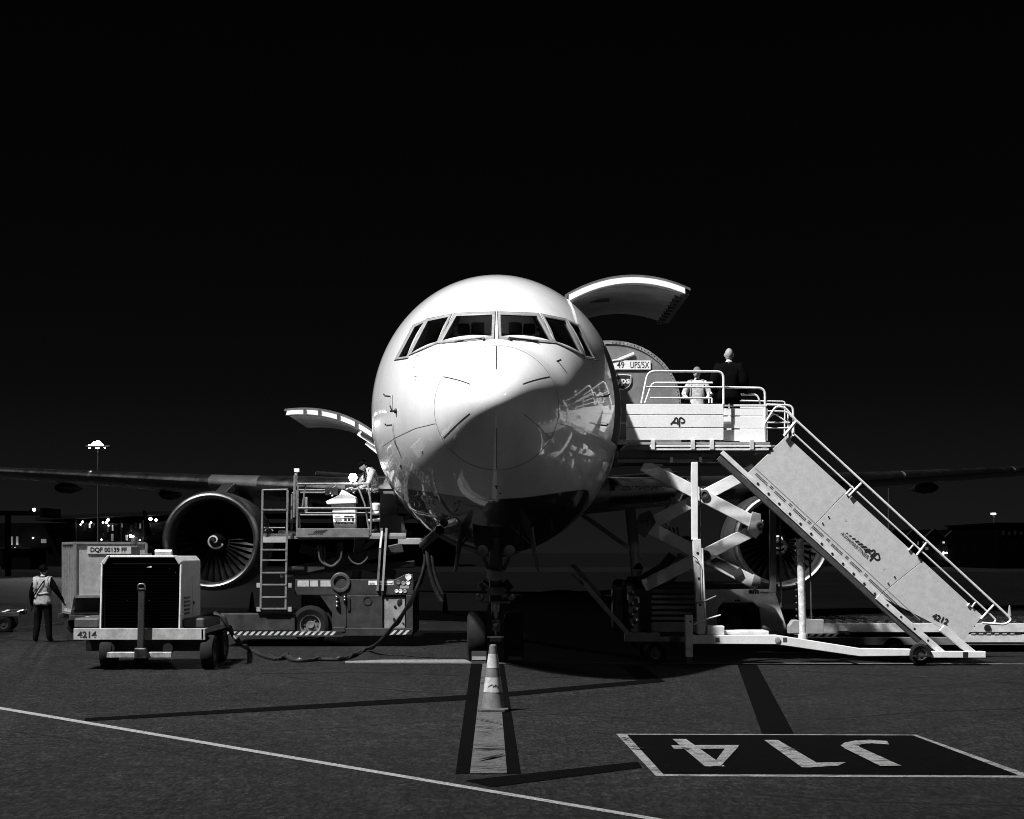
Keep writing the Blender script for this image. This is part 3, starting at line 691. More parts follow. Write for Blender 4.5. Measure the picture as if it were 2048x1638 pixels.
# nose gear
NY = 26.9
GEARM = mat('gear_paint', .13, .45, var=.3, scale=10)
MB().cyl(P(992, 1020, NY), P(992, 1205, NY), .125, 16).build('gear_strut', GEARM, PL, smooth=True)
MB().cyl(P(991.5, 1200, NY), P(991.5, 1272, NY), .08, 14).build('oleo_piston', STEEL, PL, smooth=True)
mb = MB().pbox(985, 1074, 999, 1130, NY - .2, .1); mb.build('steering_link', GEARM, PL, bev=.01)
MB().ppoly([(974, 1138), (1009, 1143), (1006, 1160), (985, 1162), (972, 1156)], NY - .3, .16).build('steering_cover', MGREY, PL, bev=.015)
MB().pbox(974, 1174, 1010, 1190, NY - .28, .2).build('steering_collar', GEARM, PL, bev=.02)
MB().pbox(962, 1203, 1022, 1207, NY - .3, .3).build('tow_plate', DSTEEL, PL)
for sg in (-1, 1):
    MB().cyl(P(HX - 2 + sg * 30, 1166, NY - .1), P(HX - 2 + sg * 18, 1176, NY - .1), .10, 12).build('steering_actuator', BLACK, PL, smooth=True)
    MB().lathe(P(HX - 2 + sg * 31, 1194, NY - .2), (0, 1, 0), [(.001, -.08), (.06, -.06), (.085, 0), (.06, .08), (.001, .1)], 14).build('actuator_cap', GEARM, PL, smooth=True)
    MB().bar(P(HX + sg * 52, 1058, NY), P(HX + sg * 14, 1140, NY), .06, .07).build('drag_brace', GEARM, PL)
    # taxi light
    q = P(HX - 1 + sg * 27, 1101, NY - .15)
    tl = MB().lathe(q, (0, -1, 0), [(.03, -.12), (.09, -.06), (.118, 0), (.118, .03), (.105, .035)], 24).build('taxi_light', DSTEEL, PL, smooth=True)
    MB().lathe(q, (0, -1, 0), [(.104, .032), (.085, .0), (.045, -.03), (.001, -.04)], 24).build('reflector', mat('lamp_reflector', .7, .25, var=.1), tl, smooth=True)
    MB().lathe(q, (0, -1, 0), [(.001, .03), (.018, .02), (.018, -.03)], 10).build('bulb', STICKER, tl, smooth=True)
    MB().bar(q + V((0, .05, 0)), P(HX, 1100, NY), .04, .04).build('light_bracket', GEARM, PL)
    # gear door
    x = HX + sg * 73
    pr = [P(x - sg * 2, 1050, NY - .1), P(x + sg * 1, 1048, NY - .1)]
    mb = MB()
    a = P(x - sg * 4, 1062, NY - 1.2); b = P(x + sg * 4, 1142, NY - 1.2)
    mb.prism([V((sg * .62, 25.3, 2.50)), V((sg * .70, 25.35, 1.95)), V((sg * .735, 25.6, 1.70)), V((sg * .735, 26.6, 1.68)), V((sg * .70, 26.9, 1.9)), V((sg * .62, 27.0, 2.45))], (sg * .035, 0, 0))
    mb.build('nose_gear_door', mat('gear_door', .10, .45, var=.35, scale=7), PL, bev=.008)
    MB().bar((sg * .64, 25.9, 2.2), (sg * .2, 26.3, 2.6), .03, .03).build('door_rod', GEARM, PL)
    wheel(PL, (sg * .345 - .02, NY, .47), .47, .37, (1, 0, 0), name='nose_wheel', rim=MGREY)
MB().cyl((-.55, NY, .47), (.53, NY, .47), .06, 12).build('axle', STEEL, PL)
MB().pbox(983, 1240, 1000, 1262, NY - .32, .14).build('torque_link', GEARM, PL, bev=.02)
MB().lathe(P(991, 1250, NY - .36), (0, -1, 0), [(.001, 0), (.03, .0), (.05, .02), (.07, 0), (.07, -.06)], 14).build('tow_fitting', STEEL, PL, smooth=True)
MB().pbox(980, 1276, 1003, 1283, NY - .4, .1).build('tow_lug', DSTEEL, PL)
for i, (x0, x1) in enumerate(((944, 972), (1016, 1044))):
    c_ = P((x0 + x1) / 2, 1312, 26.2); ch = thing('wheel_chock', ('pale taped chock before the nose wheel left of the cone', 'dark chock before the nose wheel right of the cone')[i], 'chock', (c_.x, 26.2, 0), group='chocks at the nose wheels')
    MB().prism([(c_.x - .14, 26.16, 0), (c_.x - .14, 26.5, 0), (c_.x - .14, 26.46, .22), (c_.x - .14, 26.36, .22)], (.28, 0, 0)).build('block', mat('chock_block', .018, .8, spec=.1), ch, bev=.01)
    MB().prism([(c_.x - .13, 26.20, .07), (c_.x - .13, 26.21, .06), (c_.x - .13, 26.28, .12), (c_.x - .13, 26.27, .13)], (.26, 0, 0)).build('reflective_strip', mat('chock_tape', .10, .5), ch)

# ================================================================== PASSENGER STAIRS
SY, SD = 25.9, 1.7            # near side plane and width
FY = SY + SD
ST = thing('passenger_stairs', 'white mobile passenger stairs with sloping side panel at the crew door', 'stairs', tuple(G(1600, 1330)))
def plate(pts, Y, d, nm, m, par, bev=.004): return MB().ppoly(pts, Y, d).build(nm, m, par, bev=bev)
# platform side panels, three boards each with recessed joints
for (y0, y1) in ((808, 828.8), (830.2, 854.6), (856.2, 880)):
    plate([(1253 + (y0 - 808) * .02, y0), (1447, y0), (1447, y1), (1253 + (y1 - 808) * .02, y1)], SY, .03, 'platform_panel', PANELW, ST)
    plate([(1447.6, y0 + 8 if y0 < 810 else y0 + 3), (1535, y0 + 9 if y0 < 810 else y0 + 3), (1535, y1 + 2), (1447.6, y1 + 2)], SY + .16, .03, 'platform_panel', PANELW, ST)
    plate([(1253, y0), (1530, y0), (1530, y1), (1253, y1)], FY + .05, .03, 'platform_panel', PANELW, ST)
MB().pbox(1450, 809, 1534, 812.5, SY + .14, .06).build('top_rail', WHITE, ST, bev=.005)
# AP emblem on the panel
def emblem(par, o, ux, uz, k, stripes=0):
    o, ux, uz = V(o), V(ux).normalized(), V(uz).normalized(); nrm = ux.cross(uz)
    def poly(mb, pts): mb.prism([o + ux * (a * k) + uz * (b * k) for a, b in pts], nrm * .003)
    def stroke(mb, pts, w):
        n = len(pts); L = []; Q = []
        for i in range(n):
            a, b = V(pts[max(i - 1, 0)]), V(pts[min(i + 1, n - 1)]); d = (b - a).normalized(); q = V((-d.y, d.x)) * w / 2
            L.append(V(pts[i]) + q); Q.append(V(pts[i]) - q)
        vs = [o + ux * (p.x * k) + uz * (p.y * k) + nrm * .003 for p in L + Q]; mb.add(vs, [(i, i + 1, n + i + 1, n + i) for i in range(n - 1)])
    arc = lambda cx, cy, r, a0, a1, n=7: [(cx + r * math.cos(R(a0 + (a1 - a0) * i / n)), cy + r * math.sin(R(a0 + (a1 - a0) * i / n))) for i in range(n + 1)]
    A = MB(); stroke(A, [(-.92, -.28), (-.46, .22)] + arc(-.27, .32, .16, 150, 0) + [(-.11, .0), (-.11, -.28)], .15); poly(A, [(-.62, -.12), (-.55, -.0), (-.16, -.0), (-.16, -.12)]); A.build('emblem_letter', INK, par)
    B = MB(); stroke(B, [(.10, -.62), (.10, .0)] + arc(.28, .32, .18, 180, 60) + arc(.46, .14, .22, 75, -90) + [(.26, -.08)], .15); B.build('emblem_letter', INK, par)
    for i in range(stripes):
        w = .25 - .018 * i; x = -1.22 - .40 * i; h = .46 - .06 * i
        m = MB(); poly(m, [(x, -.18), (x + w, -.18), (x + w + h * 1.0, -.18 + h), (x + h * 1.0, -.18 + h)]); m.build('emblem_stripe', INK, par)
emblem(ST, P(1357, 844, SY - .004), (1, 0, 0), (0, 0, 1), 17.5 * SY / FPX)
# deck, frame and cross beams
MB().box(P(1256, 884, SY), (P(1540, 884, SY).x, FY, P(0, 889, SY).z)).build('deck', MGREY, ST)
MB().pbox(1300, 890, 1542, 894, SY - .02, .06).pbox(1305, 897, 1538, 900.5, SY - .01, .06).build('deck_rail', WHITE, ST, bev=.004)
for x in (1302, 1382, 1420, 1500): MB().pbox(x, 880, x + 8, 899, SY - .035, .03).build('bracket', WHITE2, ST, bev=.004)
for (a, b) in ((1400, 1412), (1425, 1438), (1480, 1530)): MB().pbox(a, 882, b, 890, SY + .12, .05).build('deck_box', WHITE2, ST, bev=.01)
MB().pbox(1236, 901, 1440, 916, SY + .1, .12).build('cross_beam', DGREY, ST, bev=.01); MB().pbox(1236, 917, 1440, 925, SY + .15, .1).build('cross_beam', GREY, ST, bev=.01)
MB().pbox(1236, 901, 1440, 916, FY - .2, .12).build('cross_beam', DGREY, ST, bev=.01)
for x in (1340, 1398): MB().pbox(x, 914, x + 6, 924, SY + .08, .02).build('label_plate', STICKER, ST)
# hoop rails
def rail(pts, Y, r=.021, nm='handrail', rp=10): return MB().tube(pround(pts, Y, rp), r, 8).build(nm, WHITE, ST, smooth=True)
for Y in (SY + .02, FY):
    rail([(1283, 806), (1296, 742.5), (1447, 743), (1447, 808)], Y, rp=14)
    rail([(1290, 774), (1447, 774.5)], Y, .016); 
    rail([(1447, 774.5), (1530, 776), (1530, 890)], Y + (.14 if Y < 26.5 else 0), rp=14)
    rail([(1532, 809), (1586, 811), (1587, 872)], Y + .14, .02, rp=12); rail([(1532, 822), (1576, 823), (1576, 875)], Y + .16, .014, rp=8)
    for yy in (845, 856): rail([(1532, yy), (1580, yy)], Y + .14, .013)
    rail([(1530, 888), (1528, 850), (1552, 812), (1570, 815), (1590, 838)], Y + .05, .02, rp=8)
    rail([(1535, 838), (1548, 826), (1575, 845), (1586, 862), (1580, 880)], Y + .2, .014, rp=10)
rail([(1290, 806), (1304, 765.5), (1425, 765.5)], SY + .5, .018); rail([(1300, 796), (1424, 796), (1424, 806)], SY + .5, .018, rp=4); rail([(1418, 783), (1418, 806)], SY + .5, .016)
rail([(1476, 789), (1515, 789), (1521, 808)], FY - .3, .018); rail([(1476, 801), (1570, 803), (1569, 872)], FY + .02, .014, rp=5)
# flight side panels
for Y, s_ in ((SY + .02, 0), (FY, 0)):
    a, b, c, d = (1573, 872), (1965, 1232), (1928, 1279), (1495, 947)
    k0, k1 = (1693, 982), (1845, 1121.6)
    lo0, lo1 = (1618, 1061), (1758, 1191)
    plate([a, k0, lo0, d], Y, .03, 'side_panel', STAIRW, ST); plate([(k0[0] + .7, k0[1] + .7), k1, lo1, (lo0[0] + .7, lo0[1] + .7)], Y, .03, 'side_panel', STAIRW, ST)
    plate([(k1[0] + .7, k1[1] + .7), b, c, (lo1[0] + .7, lo1[1] + .7)], Y, .03, 'side_panel', STAIRW, ST)
MB().pbar((1511, 936), (1840, 1240), SY + .013, 1.3, .02).build('crease', MGREY, ST)
for (x, y) in ((1645, 1046), (1657, 1033), (1776, 1166), (1789, 1153)): MB().lathe(P(x, y, SY + .01), (0, -1, 0), [(.014, -.01), (.014, .008), (.001, .014)], 10).build('bolt', CHROME, ST, smooth=True)
# stringers with rounded hooks, braces
for Y in (SY - .02, FY - .1):
    MB().pbar((1444, 904), (1848, 1276), Y + .0, 9, .12).build('stringer', WHITE2, ST, bev=.006)
    MB().pbar((1437, 915), (1840, 1282), Y + .02, 11, .1).build('stringer_shade', DGREY, ST, bev=.006)  # dark strip painted for the shaded underside of the stringer
    MB().pbar((1755, 1193), (1890, 1310), Y - .01, 12, .1).build('lower_strut', WHITE2, ST, bev=.006)
    MB().pbar((1884, 1256), (1948, 1308), Y - .01, 14, .1).build('end_strut', WHITE2, ST, bev=.006)
    for i in range(5): MB().lathe(P(1775 + i * 27, 1210 + i * 23.6, Y - .012), (0, -1, 0), [(.02, -.01), (.02, .004), (.001, .005)], 8).build('strut_bolt', BLACK, ST)
for i in range(12):
    t = (i + .5) / 12; MB().lathe(P(1505 + 255 * t, 957 + 240 * t, SY - .02), (0, -1, 0), [(.022, -.02), (.022, .01), (.001, .012)], 8).build('edge_bolt', BLACK, ST)
MB().pbar((1494, 949), (1759, 1195), SY - .012, 3.2, .02).build('edge_shadow_gap', BLACK, ST)
# printed warning lines along the lower edge: too small to read
sl = V((P(1757, 1190, SY) - P(1495, 946, SY))).normalized(); upn = V((-sl.z, 0, sl.x)); 
if upn.z < 0: upn = -upn
mb = MB(); o0 = P(1497, 944, SY + .016)
for blk in range(7):
    t0 = .12 + blk * .47; ln = .26 if blk < 6 else .9
    for row in range(2):
        x = t0
        while x < t0 + ln:
            w = random.uniform(.015, .04); p_ = o0 + sl * x + upn * (.075 - .028 * row) - V((0, 0, 0))
            mb.prism([p_, p_ + sl * w, p_ + sl * w + upn * .013, p_ + upn * .013], (0, -.002, 0)); x += w + .008
        if blk < 6:
            p_ = o0 + sl * (t0 + .34) + upn * (.09 - .028 * row); mb.prism([p_, p_ + sl * .07, p_ + sl * .07 + upn * .012, p_ + upn * .012], (0, -.002, 0))
pr_ = mb.build('warning_print', INK, ST); pr_['kind'] = 'stuff'
text('AVIAPARTNER', P(1680, 1068, SY + .012), .098, ST, ux=sl, uz=upn, bold=.0, fit=.68)
emblem(ST, P(1680, 1068, SY + .016) + sl * .71 + upn * .122, sl, upn, .18, stripes=7)
text('4212', P(1863, 1236, SY + .012), .15, ST, ux=V((.90, 0, -.40)), uz=V((.40, 0, .90)), bold=.03, fit=.31)
for (x, y, r_) in ((1691, 1040, .03), (1768, 1137, .03)): MB().lathe(P(x, y, SY + .018), (0, -1, 0), [(r_, 0), (.001, .001)], 9).build('stain', mat('stain', .42, .7), ST)
# handrails down the flight
for Y in (SY - .04, FY + .06):
    rail([(1574, 824), (2010, 1226), (2024, 1240), (2010, 1249), (1964, 1246)], Y, .022, rp=16)
    rail([(1586, 866), (1982, 1230), (1993, 1241), (1983, 1249), (1974, 1247)], Y + .03, .017, rp=12)
    for (a, b) in (((1723, 966), (1698, 992)), ((1853, 1085), (1834, 1110)), ((1990, 1207), (1962, 1238))): MB().ptube([a, b], Y + .02, .022).build('rail_post', WHITE, ST)
    for (a, b) in (((1706, 973), (1692, 988)), ((1829, 1087), (1817, 1101)), ((1952, 1203), (1944, 1214)), ((1939, 1207), (1935, 1212))): MB().ptube([a, b], Y + .04, .016).build('rail_clamp', WHITE, ST)
    MB().ptube([(1592, 843), (1568, 872)], Y, .03).build('rail_end', WHITE, ST)
# treads
for i in range(19):
    p_ = P(1540 + 383 * i / 18, 895 + 357 * i / 18, SY); MB().box((p_.x, SY + .06, p_.z - .02), (p_.x + .27, FY - .02, p_.z + .02)).build('tread', DSTEEL, ST)
# chassis
for Y in (SY - .12, FY - .1):
    MB().ppoly([(1385, 1271), (1553, 1270), (1722, 1297), (1822, 1298), (1822, 1312), (1720, 1313), (1553, 1289), (1385, 1288)], Y, .14).build('chassis_beam', WHITE, ST, bev=.01)
    MB().pbox(1846, 1303, 1972, 1316, Y, .14).build('chassis_beam', WHITE, ST, bev=.01)
    for x in (1851, 1926): MB().pbox(x, 1304, x + 10, 1314, Y - .004, .02).build('reflector_plate', BLACK, ST)
for (x, r_) in ((1555, .055),): MB().lathe(P(x, 1280, SY - .125), (0, -1, 0), [(r_, -.01), (r_, .01), (r_ * .7, .014), (.001, .014)], 16).build('round_reflector', MGREY, ST, smooth=True)
for x in (1431, 1566): MB().pbox(x, 1275, x + 8, 1284, SY - .124, .01).build('reflector_plate', DGREY, ST)
MB().pbox(1400, 1262, 1538, 1270, SY + .05, .5).build('chassis_deck', WHITE2, ST, bev=.008)
for x in (1400, 1700, 1900): MB().box(P(x, 1278 if x < 1600 else 1305, SY), P(x + 8, 1284 if x < 1600 else 1311, SY) + V((0, SD, 0))).build('cross_tube', WHITE2, ST)
wheel(ST, P(1840, 1309, SY - .1) * 1, .20, .16, (0, 1, 0), name='rear_wheel'); wheel(ST, P(1840, 1309, SY - .1) + V((0, SD, 0)), .20, .16, (0, 1, 0), name='rear_wheel')
for o_ in [c for c in ST.children if c.name.startswith('rear_wheel')]:
    pass
MB().pbox(1826, 1311, 1862, 1314, SY - .24, .06).build('wheel_bracket', DSTEEL, ST)
# stabiliser legs
for Y in (SY - .16, FY + .02):
    MB().pbox(1371, 1230, 1386, 1314, Y, .12).build('stabiliser_leg', WHITE2, ST, bev=.008); MB().pbox(1374, 1314, 1384, 1328.5, Y + .02, .08).build('leg_foot', DSTEEL, ST, bev=.005)
    MB().lathe(P(1381, 1243, Y - .002), (0, -1, 0), [(.02, -.01), (.02, .004), (.001, .005)], 10).build('leg_pin', BLACK, ST)
# columns
for Y in (SY + .05, FY - .15):
    MB().ppoly([(1383, 924), (1396, 924), (1396, 1080), (1384, 1080)], Y, .12).build('column', WHITE, ST, bev=.008)
    MB().ppoly([(1386, 1078), (1402, 1078), (1411, 1268), (1396, 1268)], Y - .03, .16).build('column_sleeve', WHITE2, ST, bev=.008)
    for yy in (1106, 1157, 1210): MB().lathe(P(1395 + (yy - 1100) * .05, yy, Y - .032), (0, -1, 0), [(.025, -.01), (.025, .004), (.001, .005)], 10).build('pin_hole', BLACK, ST)
MB().ptube([(1399, 905), (1402, 1090)], SY + .1, .012).build('hydraulic_line', DSTEEL, ST); MB().ptube([(1405, 1096), (1412, 1266)], SY + .02, .016).build('vertical_pipe', WHITE2, ST)
MB().ptube([(1386, 1112), (1394, 1118), (1400, 1130), (1401, 1200)], SY - .02, .008).build('hydraulic_hose', BLACK, ST)
MB().ptube([(1388, 1249), (1420, 1236), (1441, 1230)], SY - .1, .012).build('brake_lever', WHITE, ST); MB().ptube([(1388, 1207), (1410, 1202), (1432, 1192)], SY - .06, .014).build('pump_lever', GREY, ST)
MB().pbox(1415, 1252, 1449, 1270, SY - .06, .3).build('tool_box', WHITE2, ST, bev=.01)
MB().ptube([(1600, 1080), (1606, 1268)], SY + .5, .068, 18).build('lift_cylinder', mat('chipped_white', .62, .45, var=.45, scale=14), ST, smooth=True)
MB().ptube([(1606, 1268), (1606, 1285)], SY + .5, .09, 14).build('cylinder_foot', WHITE2, ST, smooth=True)
MB().ptube([(1620, 1100), (1623, 1262)], SY + .55, .02).build('guide_rod', DGREY, ST)
MB().pbox(1540, 1018, 1553, 1186, SY + 1.0, .12).build('rear_column', DGREY, ST, bev=.01); MB().ptube([(1560, 1035), (1562, 1215)], SY + 1.1, .02).build('guide_rod', DGREY, ST)
for i in range(13): MB().lathe(P(1591 + i * .2, 1076 + i * 13, SY + .7), (0, 1, 0), [(.001, -.01), (.022, 0), (.014, .012), (.001, .014)], 8).build('chain_link', DSTEEL, ST)
MB().ppoly([(1578, 1268), (1578, 1252), (1586, 1240), (1598, 1240), (1604, 1252), (1604, 1268)], SY + .6, .2).build('pump_block', MGREY, ST, bev=.02)
MB().pbox(1611, 1239, 1648, 1268, SY + .45, .3).build('battery_box', MGREY, ST, bev=.01)
# front axle and raised tow bar
MB().pbar((1258, 1270), (1160, 1158), SY + .2, 9, .08).build('tow_bar', GREY, ST, bev=.01)
MB().pbar((1168, 1170), (1143, 1146), SY + .2, 6, .05).build('tow_eye_arm', DGREY, ST, bev=.01)
MB().pbox(1250, 1266, 1320, 1284, SY + .15, .2).build('axle_box', GREY, ST, bev=.015); MB().pbox(1318, 1274, 1386, 1284, SY + .3, .15).build('axle_link', GREY, ST, bev=.01)
wheel(ST, (P(1316, 1306, SY).x, SY + .35, .2), .2, .16, (0, 1, 0), name='front_wheel'); wheel(ST, (P(1316, 1306, SY).x, SY + 1.4, .2), .2, .16, (0, 1, 0), name='front_wheel')

# ================================================================== MAIN DECK LOADER (behind the stairs)
LY = 29.3
LD = thing('main_deck_loader', 'scissor lift cargo loader with white fender behind the stairs', 'cargo loader', tuple(P(1480, 1275, LY) * V((1, 1, 0)) if False else (P(1480, 1275, LY).x, LY, 0)))
# upper platform with rollers
MB().box((P(1262, 0, LY).x, LY - .55, 4.02), (P(1560, 0, LY).x, 32.4, 4.16)).build('lift_platform', DGREY, LD, bev=.01)
MB().box((P(1262, 0, LY).x, LY - .59, 4.10), (P(1560, 0, LY).x, LY - .55, 4.22)).build('platform_rail', GREY, LD, bev=.005)
for i in range(9): x = 2.9 + i * .32; MB().cyl((x, LY + .2, 4.19), (x, 32.2, 4.19), .045, 10).build('roller', DSTEEL, LD, smooth=True)
MB().box((2.46, LY - .1, 3.98), (2.8, 32.3, 4.14)).build('bridge_flap', MGREY, LD, bev=.01)
MB().pbox(1230, 972, 1335, 981, LY + .3, .1).build('bridge_beam', STEEL, LD)
# scissor arms; two stacked crosses on each side
ARM = mat('loader_white', .70, .4, var=.22, scale=4)
for k, Y in enumerate((LY - .5, LY + 2.2)):
    MB().pbar((1286, 930), (1522, 1052), Y, 25, .12).build('scissor_arm', ARM, LD, bev=.012)
    MB().pbar((1292, 1052), (1510, 938), Y + .14, 24, .12).build('scissor_arm', ARM, LD, bev=.012)
    MB().pbar((1290, 1050), (1518, 1170), Y, 25, .12).build('scissor_arm', ARM, LD, bev=.012)
    MB().pbar((1288, 1172), (1520, 1054), Y + .14, 25, .12).build('scissor_arm', ARM, LD, bev=.012)
    for (x, y, r_) in ((1408, 989, .10), (1410, 1111, .11), (1292, 1049, .10), (1520, 1051, .08)):
        MB().lathe(P(x, y, Y), (0, -1, 0), [(r_, -.05), (r_, .04), (r_ * .55, .05), (r_ * .5, .03), (.001, .03)], 18).build('pivot_pin', DGREY, LD, smooth=True)
    MB().ppoly([(1505, 1023), (1522, 1028), (1524, 1062), (1512, 1078), (1496, 1060)], Y - .02, .1).build('hinge_plate', MGREY, LD, bev=.01)
    MB().ppoly([(1270, 1060), (1278, 1030), (1300, 1020), (1312, 1045), (1290, 1075)], Y - .02, .1).build('hinge_plate', DGREY, LD, bev=.01)
    MB().ppoly([(1508, 1148), (1522, 1156), (1522, 1172), (1503, 1172)], Y - .02, .1).build('hinge_plate', MGREY, LD, bev=.01)
    MB().ppoly([(1420, 1124), (1432, 1114), (1476, 1138), (1466, 1150)], Y - .012, .02).build('arm_recess', DGREY, LD)
    MB().ppoly([(1468, 1152), (1480, 1132), (1486, 1146), (1472, 1160)], Y - .05, .06).build('arm_clip', DGREY, LD)
MB().ptube([(1325, 1045), (1352, 1000)], LY + .4, .13, 16).build('lift_ram', MGREY, LD, smooth=True); MB().ptube([(1352, 1000), (1376, 958)], LY + .4, .085, 14).build('ram_rod', CHROME, LD, smooth=True)
MB().ptube([(1330, 1168), (1368, 1112)], LY + .5, .13, 16).build('lift_ram', GREY, LD, smooth=True); MB().ptube([(1275, 1165), (1325, 1135), (1345, 1110)], LY + .6, .1, 12).build('hose_bundle', BLACK, LD, smooth=True)
for k in range(4): MB().tube(pround([(1330 + k * 8, 1055), (1345 + k * 6, 1090 + k * 5), (1372, 1070), (1390, 1085 + k * 4)], LY + .5 + .1 * k, 20), .022, 6).build('hydraulic_hose', BLACK, LD, smooth=True)
for (a, b) in (((1290, 940), (1300, 940)),): pass
MB().pbox(1312, 928, 1326, 932, LY - .02, .03).build('label_plate', STICKER, LD); MB().ppoly([(1318, 936), (1340, 936), (1347, 945), (1312, 942)], LY - .03, .04).build('reflective_plate', STICKER, LD)
# base
MB().pbox(1266, 1168, 1556, 1178, LY - .05, 2.6).build('base_frame', BLACK, LD, bev=.01)
fend = [(1405, 1179), (1549, 1179), (1576, 1262), (1524, 1262), (1519, 1218), (1506, 1204), (1446, 1204), (1436, 1216), (1432, 1262), (1405, 1262)]
MB().ppoly(fend, LY - .1, .06).build('fender', WHITE2, LD, bev=.01)
text('am', P(1498, 1186.5, LY - .104), .14, LD, bold=.06, fit=.21); text('Airmarrel', P(1520.5, 1186.5, LY - .104), .06, LD, bold=.03, fit=.23)
MB().pbox(1470, 1199, 1481, 1203, LY - .105, .01).build('vent_slot', BLACK, LD)
MB().pbox(1546, 1171, 1557, 1177, LY - .1, .1).build('corner_block', DGREY, LD, bev=.01)
wheel(LD, P(1470, 1248, LY + .25), .36, .3, (0, 1, 0)); wheel(LD, P(1470, 1248, LY + 2.2), .36, .3, (0, 1, 0))
MB().pbox(1434, 1206, 1522, 1262, LY + .5, .06).build('wheel_well', BLACK, LD)
MB().pbox(1300, 1178, 1405, 1186, LY - .1, .08).build('base_rail', DGREY, LD, bev=.008); MB().pbox(1285, 1178, 1300, 1262, LY - .1, .1).build('base_post', DGREY, LD, bev=.008)
MB().pbox(1300, 1186, 1405, 1242, LY + .02, .05).build('engine_bay', BLACK, LD)
for i in range(5): MB().pbox(1303, 1190 + i * 11, 1404, 1196 + i * 11, LY - .06, .05).build('louvre', GREY, LD, bev=.006)
MB().pbox(1300, 1244, 1405, 1264, LY - .08, .1).build('lower_panel', GREY, LD, bev=.01)
MB().pbox(1226, 1172, 1252, 1262, LY + .2, .5).build('hydraulic_tank', BLACK, LD, bev=.06)
MB().ppoly([(1253, 1172), (1284, 1174), (1284, 1264), (1262, 1264)], LY + .0, .1).build('valve_frame', GREY, LD, bev=.008)
for i in range(7): MB().lathe(P(1264 + (i % 2) * 8, 1186 + i * 11, LY - .02), (0, -1, 0), [(.05, -.04), (.05, .03), (.03, .04), (.001, .05)], 10).build('valve', STEEL if i % 2 else DSTEEL, LD, smooth=True)
for (x, y) in ((1254, 1194), (1276, 1200)): MB().pbox(x, y - 6, x + 3, y + 6, LY - .12, .03).build('marker_light', STICKER, LD)
MB().ppoly([(1140, 1130), (1150, 1128), (1262, 1255), (1256, 1262)], LY + 1, .08).build('stabiliser_beam', DGREY, LD)
# lowered rear platform running out to the right
x0, x1 = P(1640, 0, LY).x, 14.5
MB().box((x0, LY + .1, .40), (x1, LY + .2, .58)).build('platform_side_beam', WHITE2, LD, bev=.01); MB().box((x0, LY + 2.7, .40), (x1, LY + 2.8, .58)).build('platform_side_beam', WHITE2, LD, bev=.01)
MB().box((x0, LY + .22, .44), (x1, LY + 2.68, .54)).build('platform_deck', DGREY, LD)
for i in range(34):
    x = x0 + .12 + i * .235
    if x < x1: MB().cyl((x, LY + .3, .585), (x, LY + 2.6, .585), .05, 8).build('roller', STEEL, LD, smooth=True)
MB().box((P(1576, 0, LY).x, LY - .02, .14), (x1, LY + 2.6, .30)).build('lower_chassis', GREY, LD, bev=.01)
MB().box((P(1905, 0, LY).x, LY - .04, .20), (x1, LY - .0, .36)).build('end_plate', WHITE2, LD, bev=.006); MB().lathe((P(1978, 0, LY).x, LY + .09, .49), (0, -1, 0), [(.07, -.01), (.07, .01), (.001, .012)], 16).build('side_port', BLACK, LD)
MB().pbox(1590, 1262, 1700, 1270, LY - .02, .04).build('step_edge', WHITE2, LD)
def hazard(par, xa, xb, za, zb, Y, step=.16):
    MB().box((xa, Y, za), (xb, Y + .02, zb)).build('hazard_strip', BLACK, par); x = xa; h = zb - za
    while x < xb - h - step * .5:
        MB().prism([(x, Y - .003, za), (x + step * .5, Y - .003, za), (x + step * .5 + h, Y - .003, zb), (x + h, Y - .003, zb)], (0, .002, 0)).build('hazard_stripe', mat('hazard_white', .5, .6, var=.4, scale=12), par); x += step
hazard(LD, P(1600, 0, LY).x, P(1690, 0, LY).x, .31, .385, LY - .03); hazard(LD, P(1940, 0, LY).x, P(2040, 0, LY).x, .37, .395, LY - .05)
MB().lathe(P(1560, 1094, LY + .1), (0, -1, 0), [(.10, 0), (.13, .01), (.16, 0), (.16, -.02), (.10, -.02)], 20).build('ring_guard', DSTEEL, LD, smooth=True)

# ================================================================== main deck container
CY = 28.85
CN = thing('contoured_air_container', 'grey contoured air cargo container half out of the main deck doorway', 'container', (2.4, CY, 4.24))
zb_, zt_ = 4.24, CZ + (HY - 681) * CY / FPX; xr = P(1362, 0, CY).x; rr_ = 1.32
def contour(shr=0.):
    pts = [(.9 + shr, zb_ + shr), (xr - shr, zb_ + shr)]
    cx, cz = xr - rr_ * 1.06, zt_ - rr_
    for i in range(15):
        a = R(0 + 90 * i / 14); pts.append((cx + (rr_ * 1.06 - shr) * math.cos(a), cz + (rr_ - shr) * math.sin(a)))
    pts.append((.9 + shr, zt_ - shr)); return pts
CONT = mat('container_grey', .17, .5, var=.3, scale=3, bump=.1, bscale=6)
MB().prism([(x, CY + .02, z) for x, z in contour(.03)], (0, 2.3, 0)).build('shell', CONT, CN)
pc = contour(); pi = contour(.07); mb = MB(); k = len(pc)
for i in range(k):
    j = (i + 1) % k; mb.prism([(pc[i][0], CY, pc[i][1]), (pc[j][0], CY, pc[j][1]), (pi[j][0], CY, pi[j][1]), (pi[i][0], CY, pi[i][1])], (0, .05, 0))
rim = mb.build('edge_frame', ALU, CN)
pm = contour(.035)
for i in range(2, 17):
    for t in (.0, .5):
        a, b = pm[i], pm[min(i + 1, 17)]; x, z = a[0] + (b[0] - a[0]) * t, a[1] + (b[1] - a[1]) * t
        MB().lathe((x, CY, z), (0, -1, 0), [(.014, 0), (.01, .01), (.001, .013)], 6).build('rivet', CHROME, rim)
